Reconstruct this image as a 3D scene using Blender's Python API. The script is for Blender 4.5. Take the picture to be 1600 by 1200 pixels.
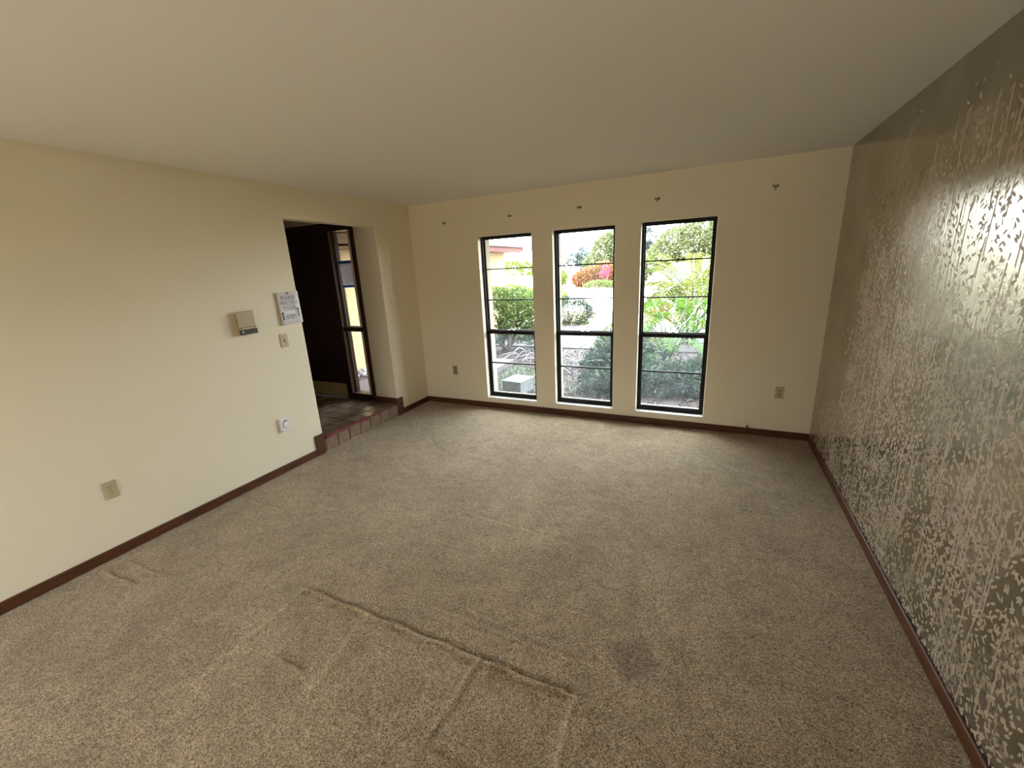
import bpy, math, random
import numpy as np
from mathutils import Vector, Matrix

random.seed(7)
rng = np.random.default_rng(7)
S = bpy.context.scene
COL = S.collection
for o in list(bpy.data.objects):
    bpy.data.objects.remove(o)

# ------------------------------------------------------------------ camera, world, sun, exposure
CAM = Vector((3.3605, -4.3509, 1.6652))
cam_d = bpy.data.cameras.new('camera')
cam_d.sensor_width = 36.0
cam_d.lens = 650.4 / 1600 * 36.0
cam_d.clip_start = 0.02
cam_d.clip_end = 400
cam = bpy.data.objects.new('camera', cam_d)
COL.objects.link(cam)
Rm = Matrix(((0.905307, -0.070121, 0.418931), (0.421889, 0.262896, -0.867695), (-0.049292, 0.962273, 0.267585)))
cam.matrix_world = Matrix.Translation(CAM) @ Rm.to_4x4()
S.camera = cam

SKY = 24.0
world = bpy.data.worlds.new('hazy_sky')
S.world = world
world.use_nodes = True
wn = world.node_tree.nodes
wn['Background'].inputs[0].default_value = (0.90, 0.96, 1.0, 1)
wn['Background'].inputs[1].default_value = SKY
sun_d = bpy.data.lights.new('sun', 'SUN')
sun_d.energy = 30.0
sun_d.color = (1.0, 0.93, 0.80)
sun_d.angle = math.radians(1.0)
sun = bpy.data.objects.new('sun', sun_d)
COL.objects.link(sun)
SUN_EL, SUN_AZ = math.radians(28), math.radians(40)      # low sun from the left, a little behind the house
sdir = Vector((math.sin(SUN_AZ) * math.cos(SUN_EL), math.cos(SUN_AZ) * math.cos(SUN_EL), -math.sin(SUN_EL)))
sun.rotation_euler = sdir.to_track_quat('-Z', 'Y').to_euler()
S.view_settings.view_transform = 'Standard'
S.view_settings.look = 'None'
S.view_settings.gamma = 1.0
S.view_settings.use_curve_mapping = False
S.view_settings.exposure = 0.06
S.cycles.max_bounces = 10
S.cycles.diffuse_bounces = 7
S.cycles.glossy_bounces = 4
S.cycles.transparent_max_bounces = 24
S.cycles.sample_clamp_indirect = 12.0
S.cycles.caustics_reflective = False
S.cycles.caustics_refractive = False


def portal(name, cx, cy, cz, w, h, rot):
    l = bpy.data.lights.new(name, 'AREA')
    l.shape = 'RECTANGLE'
    l.size = w
    l.size_y = h
    l.cycles.is_portal = True
    o = bpy.data.objects.new(name, l)
    COL.objects.link(o)
    o.location = (cx, cy, cz)
    o.rotation_euler = rot
    return o


W = 4.265
H = 2.44
RY = -6.6          # rear wall
WX = ((0.920, 1.572), (1.812, 2.460), (2.710, 3.3635))
ZT, ZB = 2.025, 0.129
Y1, Y2, ZO = -1.717, -0.613, 2.171
FZ = 0.15          # foyer floor
for i, (a, b) in enumerate(WX):
    portal('window_portal', (a + b) / 2, 0.33, (ZT + ZB) / 2, b - a, ZT - ZB, (-math.pi / 2, 0, 0))
SLX0, SLX1, SLZ = 0.3, 1.6, 2.12      # unseen glass doors, added in the rear wall to bring in daylight
portal('rear_portal', (SLX0 + SLX1) / 2, RY - 0.2, SLZ / 2, SLX1 - SLX0, SLZ, (math.pi / 2, 0, 0))


# ------------------------------------------------------------------ helpers
def tag(o, label=None, cat=None, group=None, kind=None):
    if label: o['label'] = label
    if cat: o['category'] = cat
    if group: o['group'] = group
    if kind: o['kind'] = kind
    return o


def empty(name, loc, label=None, cat=None, group=None, kind=None, parent=None):
    o = bpy.data.objects.new(name, None)
    o.empty_display_size = 0.1
    COL.objects.link(o)
    o.location = loc
    if parent: o.parent = parent
    return tag(o, label, cat, group, kind)


def rootloc(p):
    v = Vector((0, 0, 0))
    while p is not None:
        v += p.location
        p = p.parent
    return v


def mesh(name, V, F, mats, parent=None, mi=None, smooth=False, local=False, loc=None):
    m = bpy.data.meshes.new(name)
    V = np.asarray(V, dtype=float)
    if parent is not None and not local:
        V = V - np.array(rootloc(parent))
    m.from_pydata(V.tolist(), [], [list(map(int, f)) for f in F])
    for mt in (mats if isinstance(mats, (list, tuple)) else [mats]):
        m.materials.append(mt)
    if mi is not None:
        m.polygons.foreach_set('material_index', mi)
    if smooth:
        m.polygons.foreach_set('use_smooth', [True] * len(m.polygons))
    m.update()
    o = bpy.data.objects.new(name, m)
    COL.objects.link(o)
    if parent is not None: o.parent = parent
    if loc is not None: o.location = loc
    return o


class MB:
    def __init__(s):
        s.V, s.F = [], []

    def add(s, V, F):
        n = len(s.V)
        s.V += [tuple(v) for v in V]
        s.F += [tuple(i + n for i in f) for f in F]
        return s

    def box(s, a, b, c=0.0):
        """box from corner a to corner b; c chamfers all edges"""
        a, b = np.array(a, float), np.array(b, float)
        lo, hi = np.minimum(a, b), np.maximum(a, b)
        if c <= 0:
            V = [(x, y, z) for x in (lo[0], hi[0]) for y in (lo[1], hi[1]) for z in (lo[2], hi[2])]
            F = [(0, 1, 3, 2), (4, 6, 7, 5), (0, 4, 5, 1), (2, 3, 7, 6), (0, 2, 6, 4), (1, 5, 7, 3)]
            return s.add(V, F)
        V, idx = [], {}
        for sx in (0, 1):
            for sy in (0, 1):
                for sz in (0, 1):
                    p = [(lo, hi)[k][i] for i, k in enumerate((sx, sy, sz))]
                    q = [(lo, hi)[k][i] + (c if k == 0 else -c) for i, k in enumerate((sx, sy, sz))]
                    for ax in range(3):
                        v = list(q)
                        v[ax] = p[ax]
                        idx[(sx, sy, sz, ax)] = len(V)
                        V.append(v)
        F = []
        for ax in range(3):
            for k in (0, 1):
                o = [i for i in range(3) if i != ax]
                cs = []
                for (u, w) in ((0, 0), (1, 0), (1, 1), (0, 1)):
                    t = [0, 0, 0]
                    t[ax] = k
                    t[o[0]] = u
                    t[o[1]] = w
                    cs.append(idx[(*t, ax)])
                if (k == 1) == (ax != 1):
                    F.append(tuple(cs))
                else:
                    F.append(tuple(cs[::-1]))
        for ax in range(3):
            o = [i for i in range(3) if i != ax]
            for u in (0, 1):
                for w in (0, 1):
                    t0, t1 = [0, 0, 0], [0, 0, 0]
                    t1[ax] = 1
                    for t in (t0, t1):
                        t[o[0]] = u
                        t[o[1]] = w
                    F.append((idx[(*t0, o[0])], idx[(*t1, o[0])], idx[(*t1, o[1])], idx[(*t0, o[1])]))
        for sx in (0, 1):
            for sy in (0, 1):
                for sz in (0, 1):
                    F.append(tuple(idx[(sx, sy, sz, k)] for k in range(3)))
        return s.add(V, F)

    def tube(s, pts, rad, n=6, cap=True):
        pts = [Vector(p) for p in pts]
        if not hasattr(rad, '__len__'): rad = [rad] * len(pts)
        V, F = [], []
        up = Vector((0.13, 0.27, 0.95)).normalized()
        for i, p in enumerate(pts):
            t = (pts[min(i + 1, len(pts) - 1)] - pts[max(i - 1, 0)]).normalized()
            if abs(t.dot(up)) > 0.96: up = Vector((1, 0.1, 0.05)).normalized()
            a = t.cross(up).normalized()
            b = t.cross(a).normalized()
            for k in range(n):
                w = 2 * math.pi * k / n
                V.append(tuple(p + (a * math.cos(w) + b * math.sin(w)) * rad[i]))
        for i in range(len(pts) - 1):
            for k in range(n):
                F.append((i * n + k, i * n + (k + 1) % n, (i + 1) * n + (k + 1) % n, (i + 1) * n + k))
        if cap:
            F.append(tuple(range(n))[::-1])
            F.append(tuple((len(pts) - 1) * n + k for k in range(n)))
        return s.add(V, F)

    def disc(s, c, axis, r, d, n=24, ry=None):
        """short cylinder from c along axis (0,1,2) by d"""
        ry = ry or r
        o = [i for i in range(3) if i != axis]
        V = []
        for k in (0, 1):
            for j in range(n):
                w = 2 * math.pi * j / n
                v = list(c)
                v[axis] += d * k
                v[o[0]] += r * math.cos(w)
                v[o[1]] += ry * math.sin(w)
                V.append(v)
        F = [tuple(range(n))[::-1], tuple(range(n, 2 * n))]
        for j in range(n):
            F.append((j, (j + 1) % n, n + (j + 1) % n, n + j))
        return s.add(V, F)

    def build(s, name, mat, parent=None, smooth=False, fix=True, **k):
        o = mesh(name, s.V, s.F, mat, parent, smooth=smooth, **k)
        if fix:
            import bmesh
            bm = bmesh.new()
            bm.from_mesh(o.data)
            bmesh.ops.recalc_face_normals(bm, faces=bm.faces)
            bm.to_mesh(o.data)
            bm.free()
        return o


def bevel(o, w, seg=2):
    m = o.modifiers.new('bevel', 'BEVEL')
    m.width = w
    m.segments = seg
    m.limit_method = 'ANGLE'
    m.angle_limit = math.radians(50)
    return o


def wall(name, axis, p0, p1, u0, u1, z0, z1, holes, mats, midx=None):
    """wall slab; axis = normal axis (0 x, 1 y) from p0 to p1; holes in (ua,ub,za,zb)"""
    us = sorted({u0, u1, *[h[0] for h in holes], *[h[1] for h in holes]})
    zs = sorted({z0, z1, *[h[2] for h in holes], *[h[3] for h in holes]})
    us = [u for u in us if u0 <= u <= u1]
    zs = [z for z in zs if z0 <= z <= z1]
    V, ids, F = [], {}, []

    def vid(u, z, p):
        k = (u, z, p)
        if k not in ids:
            ids[k] = len(V)
            V.append((p, u, z) if axis == 0 else (u, p, z))
        return ids[k]

    def solid(i, j):
        if i < 0 or j < 0 or i >= len(us) - 1 or j >= len(zs) - 1: return False
        cu, cz = (us[i] + us[i + 1]) / 2, (zs[j] + zs[j + 1]) / 2
        return not any(h[0] < cu < h[1] and h[2] < cz < h[3] for h in holes)
    for i in range(len(us) - 1):
        for j in range(len(zs) - 1):
            if not solid(i, j): continue
            a, b, c, d = (us[i], zs[j]), (us[i + 1], zs[j]), (us[i + 1], zs[j + 1]), (us[i], zs[j + 1])
            F.append([vid(*q, p0) for q in (a, b, c, d)])
            F.append([vid(*q, p1) for q in (d, c, b, a)])
            for (di, dj, q, r) in ((0, -1, a, b), (1, 0, b, c), (0, 1, c, d), (-1, 0, d, a)):
                if not solid(i + di, j + dj):
                    F.append([vid(*r, p0), vid(*q, p0), vid(*q, p1), vid(*r, p1)])
    o = mesh(name, V, F, mats)
    import bmesh
    bm = bmesh.new()
    bm.from_mesh(o.data)
    bmesh.ops.recalc_face_normals(bm, faces=bm.faces)
    bm.to_mesh(o.data)
    bm.free()
    return tag(o, kind='structure')


# ------------------------------------------------------------------ materials
def M(name, col, rough=0.6, metal=0.0, spec=0.5, bump=0.0, bscale=200.0, var=0.0, vscale=3.0, col2=None, transl=0.0, coat=0.0, detail=3.0, stretch=None):
    m = bpy.data.materials.new(name)
    m.use_nodes = True
    nt = m.node_tree
    N, L = nt.nodes, nt.links
    b = N['Principled BSDF']
    b.inputs['Base Color'].default_value = (*col, 1)
    b.inputs['Roughness'].default_value = rough
    b.inputs['Metallic'].default_value = metal
    b.inputs['Specular IOR Level'].default_value = spec
    b.inputs['Coat Weight'].default_value = coat
    tc = N.new('ShaderNodeTexCoord')
    src = tc.outputs['Object']
    if stretch:
        mp = N.new('ShaderNodeMapping')
        mp.inputs['Scale'].default_value = stretch
        L.new(src, mp.inputs[0])
        src = mp.outputs[0]
    if var or col2:
        n = N.new('ShaderNodeTexNoise')
        n.inputs['Scale'].default_value = vscale
        n.inputs['Detail'].default_value = detail
        L.new(src, n.inputs['Vector'])
        r = N.new('ShaderNodeValToRGB')
        c2 = col2 or tuple(min(1, c * (1 - var)) for c in col)
        r.color_ramp.elements[0].position = 0.35
        r.color_ramp.elements[1].position = 0.65
        r.color_ramp.elements[0].color = (*c2, 1)
        r.color_ramp.elements[1].color = (*col, 1)
        L.new(n.outputs[0], r.inputs[0])
        L.new(r.outputs[0], b.inputs['Base Color'])
    if bump:
        n2 = N.new('ShaderNodeTexNoise')
        n2.inputs['Scale'].default_value = bscale
        n2.inputs['Detail'].default_value = 2
        L.new(src, n2.inputs['Vector'])
        bp = N.new('ShaderNodeBump')
        bp.inputs['Strength'].default_value = bump
        bp.inputs['Distance'].default_value = 0.002
        L.new(n2.outputs[0], bp.inputs['Height'])
        L.new(bp.outputs[0], b.inputs['Normal'])
    return m


def leaf_mat(name, c1, c2, c3=None, transl=0.45, rough=0.45):
    m = bpy.data.materials.new(name)
    m.use_nodes = True
    N, L = m.node_tree.nodes, m.node_tree.links
    b = N['Principled BSDF']
    b.inputs['Roughness'].default_value = max(rough, 0.6)
    b.inputs['Specular IOR Level'].default_value = 0.18
    g = N.new('ShaderNodeNewGeometry')
    r = N.new('ShaderNodeValToRGB')
    r.color_ramp.elements[0].color = (*c1, 1)
    r.color_ramp.elements[1].color = (*c2, 1)
    if c3:
        e = r.color_ramp.elements.new(0.8)
        e.color = (*c3, 1)
        r.color_ramp.elements[2].position = 0.82
        r.color_ramp.elements[1].position = 0.78
        r.color_ramp.elements[1].color = (*c2, 1)
        r.color_ramp.elements[2].color = (*c3, 1)
    L.new(g.outputs['Random Per Island'], r.inputs[0])
    L.new(r.outputs[0], b.inputs['Base Color'])
    t = N.new('ShaderNodeBsdfTranslucent')
    L.new(r.outputs[0], t.inputs[0])
    mx = N.new('ShaderNodeMixShader')
    mx.inputs[0].default_value = transl
    L.new(b.outputs[0], mx.inputs[1])
    L.new(t.outputs[0], mx.inputs[2])
    L.new(mx.outputs[0], N['Material Output'].inputs[0])
    return m


def glass_mat(name, tint, dust):
    m = bpy.data.materials.new(name)
    m.use_nodes = True
    N, L = m.node_tree.nodes, m.node_tree.links
    N.remove(N['Principled BSDF'])
    tr = N.new('ShaderNodeBsdfTransparent')
    tr.inputs[0].default_value = (*tint, 1)
    gl = N.new('ShaderNodeBsdfGlossy')
    gl.inputs['Roughness'].default_value = 0.02
    fr = N.new('ShaderNodeLayerWeight')
    fr.inputs[0].default_value = 0.5
    pw5 = N.new('ShaderNodeMath')
    pw5.operation = 'POWER'
    pw5.inputs[1].default_value = 5.0
    L.new(fr.outputs['Facing'], pw5.inputs[0])
    sch = N.new('ShaderNodeMath')
    sch.operation = 'MULTIPLY_ADD'
    sch.inputs[1].default_value = 0.6
    sch.inputs[2].default_value = 0.03
    L.new(pw5.outputs[0], sch.inputs[0])
    m1 = N.new('ShaderNodeMixShader')
    L.new(sch.outputs[0], m1.inputs[0])
    L.new(tr.outputs[0], m1.inputs[1])
    L.new(gl.outputs[0], m1.inputs[2])
    out = m1.outputs[0]
    if dust:
        tl = N.new('ShaderNodeBsdfTranslucent')
        tl.inputs[0].default_value = (0.8, 0.85, 0.9, 1)
        tc = N.new('ShaderNodeTexCoord')
        n = N.new('ShaderNodeTexNoise')
        n.inputs['Scale'].default_value = 9
        n.inputs['Detail'].default_value = 6
        L.new(tc.outputs['Object'], n.inputs['Vector'])
        mr = N.new('ShaderNodeMapRange')
        mr.inputs['From Min'].default_value = 0.35
        mr.inputs['From Max'].default_value = 0.7
        mr.inputs['To Min'].default_value = dust * 0.5
        mr.inputs['To Max'].default_value = dust * 1.6
        L.new(n.outputs[0], mr.inputs[0])
        m2 = N.new('ShaderNodeMixShader')
        L.new(mr.outputs[0], m2.inputs[0])
        L.new(out, m2.inputs[1])
        L.new(tl.outputs[0], m2.inputs[2])
        out = m2.outputs[0]
    L.new(out, N['Material Output'].inputs[0])
    return m


WALLC = (0.81, 0.735, 0.565)
m_wall = M('cream_paint', WALLC, 0.55, bump=0.25, bscale=160, spec=0.35)
m_ceil = M('ceiling_paint', (0.73, 0.71, 0.655), 0.9, spec=0.2)
m_ext = M('stucco', (0.36, 0.28, 0.21), 0.9, bump=0.8, bscale=90)
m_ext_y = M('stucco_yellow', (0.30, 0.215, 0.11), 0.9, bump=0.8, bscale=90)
m_wood = M('baseboard_wood', (0.110, 0.038, 0.015), 0.55, spec=0.3, var=0.45, vscale=6, stretch=(1, 1, 12), bump=0.1, bscale=90)
m_dark = M('door_wood', (0.060, 0.020, 0.012), 0.45, var=0.4, vscale=9, stretch=(8, 8, 1))
m_jamb = M('door_frame_wood', (0.055, 0.018, 0.012), 0.4, var=0.3, vscale=9, stretch=(8, 8, 1))
m_brass = M('brass', (0.88, 0.70, 0.38), 0.45, metal=0.1)
m_alu = M('bronze_aluminium', (0.016, 0.014, 0.012), 0.6, spec=0.15)
m_sill = M('sill_white', (0.80, 0.80, 0.80), 0.35)
m_bead = M('cream_reveal', (0.78, 0.74, 0.62), 0.5)
m_plate = M('ivory_plastic', (0.50, 0.42, 0.26), 0.35)
m_plate_d = M('tan_plastic', (0.36, 0.29, 0.18), 0.35)
m_white = M('white_plastic', (0.82, 0.80, 0.82), 0.35)
m_black = M('black_print', (0.02, 0.018, 0.018), 0.6)
m_slot = M('slot_dark', (0.05, 0.04, 0.03), 0.6)
m_grey = M('grey_ring', (0.42, 0.40, 0.45), 0.4)
m_paper = M('paper', (0.84, 0.82, 0.85), 0.8)
m_ink = M('ink', (0.16, 0.15, 0.16), 0.8)
m_ink2 = M('faint_ink', (0.42, 0.40, 0.45), 0.8)
m_tape = M('blue_tape', (0.06, 0.22, 0.62), 0.6)
m_choc = M('dark_brown_plastic', (0.025, 0.012, 0.010), 0.3)
m_steel = M('bracket_metal', (0.10, 0.085, 0.065), 0.45, metal=0.6)
m_tile = M('quarry_tile', (0.24, 0.16, 0.115), 0.24, var=0.25, vscale=7, bump=0.3, bscale=60)
m_tile2 = M('quarry_tile_pale', (0.27, 0.185, 0.125), 0.3, var=0.35, vscale=9, bump=0.3, bscale=60)
m_grout = M('grout', (0.045, 0.030, 0.022), 0.9)
m_red = M('red_tape', (0.12, 0.010, 0.010), 0.7, spec=0.2, col2=(0.24, 0.075, 0.055), vscale=40)
m_glass = glass_mat('window_glass', (0.97, 0.98, 0.98), 0.0)
m_glass_d = glass_mat('dusty_glass', (0.90, 0.93, 0.94), 0.010)
m_soffit = M('porch_soffit', (0.17, 0.095, 0.065), 0.7, var=0.3, vscale=12, stretch=(1, 10, 1))
m_fascia = M('pink_fascia', (0.075, 0.030, 0.026), 0.75, spec=0.2)
m_roof = M('roof_shingle', (0.30, 0.24, 0.21), 0.9, var=0.3, vscale=20)


# ------------------------------------------------------------------ carpet
def carpet_mat():
    m = bpy.data.materials.new('carpet')
    m.use_nodes = True
    N, L = m.node_tree.nodes, m.node_tree.links
    b = N['Principled BSDF']
    b.inputs['Roughness'].default_value = 0.95
    b.inputs['Specular IOR Level'].default_value = 0.1
    b.inputs['Sheen Weight'].default_value = 0.25
    b.inputs['Sheen Roughness'].default_value = 0.5
    tc = N.new('ShaderNodeTexCoord')

    def noise(scale, det=2, dist=0.0, rough=0.5, vec=None):
        n = N.new('ShaderNodeTexNoise')
        n.inputs['Scale'].default_value = scale
        n.inputs['Detail'].default_value = det
        n.inputs['Distortion'].default_value = dist
        n.inputs['Roughness'].default_value = rough
        L.new(vec or tc.outputs['Object'], n.inputs['Vector'])
        return n.outputs[0]

    def ramp(v, p0, c0, p1, c1):
        r = N.new('ShaderNodeValToRGB')
        r.color_ramp.elements[0].position = p0
        r.color_ramp.elements[1].position = p1
        r.color_ramp.elements[0].color = (*c0, 1)
        r.color_ramp.elements[1].color = (*c1, 1)
        L.new(v, r.inputs[0])
        return r.outputs[0]

    def mult(a, bb, f=1.0):
        x = N.new('ShaderNodeMix')
        x.data_type = 'RGBA'
        x.blend_type = 'MULTIPLY'
        x.inputs[0].default_value = f
        L.new(a, x.inputs[6])
        L.new(bb, x.inputs[7])
        return x.outputs[2]
    base = ramp(noise(1.7, 4, 0.6, 0.6), 0.30, (0.325, 0.242, 0.148), 0.70, (0.455, 0.352, 0.235))
    mid = ramp(noise(9, 3, 0.8), 0.3, (0.86, 0.85, 0.84), 0.62, (1.05, 1.05, 1.05))
    fine = ramp(noise(185, 2, 0.8, 0.6), 0.39, (0.34, 0.30, 0.25), 0.58, (1.22, 1.22, 1.20))
    fine2 = ramp(noise(75, 2, 1.8), 0.36, (0.66, 0.63, 0.58), 0.56, (1.10, 1.10, 1.09))
    c = mult(mult(mult(base, mid), fine), fine2)
    at = N.new('ShaderNodeAttribute')
    at.attribute_name = 'wear'
    wr = ramp(at.outputs['Fac'], 0.0, (1, 1, 1), 1.0, (0.70, 0.66, 0.70))
    c = mult(c, wr)
    at2 = N.new('ShaderNodeAttribute')
    at2.attribute_name = 'crease_shade'
    c = mult(c, ramp(at2.outputs['Fac'], 0.0, (0.55, 0.53, 0.50), 1.0, (1.45, 1.45, 1.42)))  # crease shading painted into the colour: grooves darker, ridges lighter
    L.new(c, b.inputs['Base Color'])
    add = N.new('ShaderNodeMath')
    add.operation = 'ADD'
    L.new(noise(190, 3, 0.8, 0.6), add.inputs[0])
    ml = N.new('ShaderNodeMath')
    ml.operation = 'MULTIPLY'
    ml.inputs[1].default_value = 1.2
    L.new(noise(60, 2, 1.0), ml.inputs[0])
    L.new(ml.outputs[0], add.inputs[1])
    bp = N.new('ShaderNodeBump')
    bp.inputs['Strength'].default_value = 0.9
    bp.inputs['Distance'].default_value = 0.006
    L.new(add.outputs[0], bp.inputs['Height'])
    L.new(bp.outputs[0], b.inputs['Normal'])
    return m


def carpet():
    nx, ny = 330, 360
    xs = np.linspace(0, W, nx)
    t = np.linspace(0, 1, ny)
    ys = -0.0 + (-4.9) * t
    X, Y = np.meshgrid(xs, ys)
    Z = np.zeros_like(X)
    wear = np.zeros_like(X)
    crease_shade = np.zeros_like(X)

    def seg(a, b, w, dep, ridge=0.0, off=0.02):
        nonlocal Z, crease_shade
        a, b = np.array(a), np.array(b)
        d = b - a
        Ln = np.hypot(*d)
        d = d / Ln
        n = np.array((-d[1], d[0]))
        u = (X - a[0]) * d[0] + (Y - a[1]) * d[1]
        v = (X - a[0]) * n[0] + (Y - a[1]) * n[1] + 0.004 * np.sin(u * 23)
        m = 1 / (1 + np.exp(-(u) / 0.012)) * 1 / (1 + np.exp((u - Ln) / 0.012))
        Z -= dep * m * np.exp(-(v / w) ** 2)
        crease_shade -= np.clip(dep / 0.012, 0, 1) * m * np.exp(-(v / w) ** 2)  # painted shade in the groove, painted light on the ridge beside it
        crease_shade += np.clip(ridge / 0.011, 0, 1) * m * np.exp(-((v - off) / (w * 1.2)) ** 2)
        Z += ridge * m * np.exp(-((v - off) / (w * 1.1)) ** 2)
    seg((2.975, -3.112), (1.42, -3.107), 0.008, 0.010, 0.011, 0.020)
    seg((1.42, -3.107), (1.445, -3.72), 0.010, 0.002, 0.010, 0.006)
    seg((2.563, -3.135), (2.542, -3.50), 0.010, 0.006, 0.011, -0.022)
    seg((2.967, -3.12), (2.975, -3.42), 0.011, 0.003, 0.010, 0.010)
    seg((1.877, -3.129), (1.95, -3.56), 0.016, 0.001, 0.008, 0.004)
    seg((0.431, -3.465), (0.052, -3.48), 0.010, 0.008, 0.007, 0.024)
    seg((0.559, -3.363), (0.103, -3.372), 0.011, 0.006, 0.004, 0.02)
    seg((0.552, -2.603), (0.03, -2.601), 0.010, 0.007, 0.005, 0.018)
    seg((1.866, -3.475), (1.686, -3.465), 0.013, 0.010, 0.004, 0.022)
    seg((2.54, -3.50), (2.78, -3.52), 0.013, 0.007, 0.004, 0.02)
    seg((2.708, -2.204), (1.706, -2.117), 0.009, 0.004, 0.003, 0.016)
    seg((2.934, -2.965), (2.172, -2.942), 0.009, 0.004, 0.004, 0.016)
    seg((2.90, -3.00), (2.20, -2.985), 0.008, 0.003, 0.003, 0.014)
    seg((2.93, -2.92), (2.35, -2.90), 0.008, 0.003, 0.003, 0.014)
    # flattened patch under a table foot
    c = np.array((3.165, -2.865))
    ang = math.radians(40)
    U = (X - c[0]) * math.cos(ang) + (Y - c[1]) * math.sin(ang)
    V2 = -(X - c[0]) * math.sin(ang) + (Y - c[1]) * math.cos(ang)
    mk = 1 / (1 + np.exp((np.maximum(abs(U), abs(V2)) - 0.088) / 0.008))
    wear = np.maximum(wear, mk)
    Z -= 0.004 * mk
    r = rng.normal(0, 1, X.shape)
    for _ in range(3):
        r = (r + np.roll(r, 1, 0) + np.roll(r, 1, 1) + np.roll(r, -1, 0) + np.roll(r, -1, 1)) / 5
    Z += r * 0.004
    Z -= 0.002
    V = np.stack([X, Y, Z], -1).reshape(-1, 3)
    i = np.arange(nx * ny).reshape(ny, nx)
    F = np.stack([i[:-1, :-1], i[1:, :-1], i[1:, 1:], i[:-1, 1:]], -1).reshape(-1, 4)
    o = mesh('floor', V, F, m_carpet, smooth=True)
    a = o.data.attributes.new('wear', 'FLOAT', 'POINT')
    a.data.foreach_set('value', wear.reshape(-1))
    a = o.data.attributes.new('crease_shade', 'FLOAT', 'POINT')
    a.data.foreach_set('value', (np.clip(crease_shade * 0.42 + 0.5, 0, 1)).reshape(-1))
    tag(o, kind='structure')


m_carpet = carpet_mat()
carpet()


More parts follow.
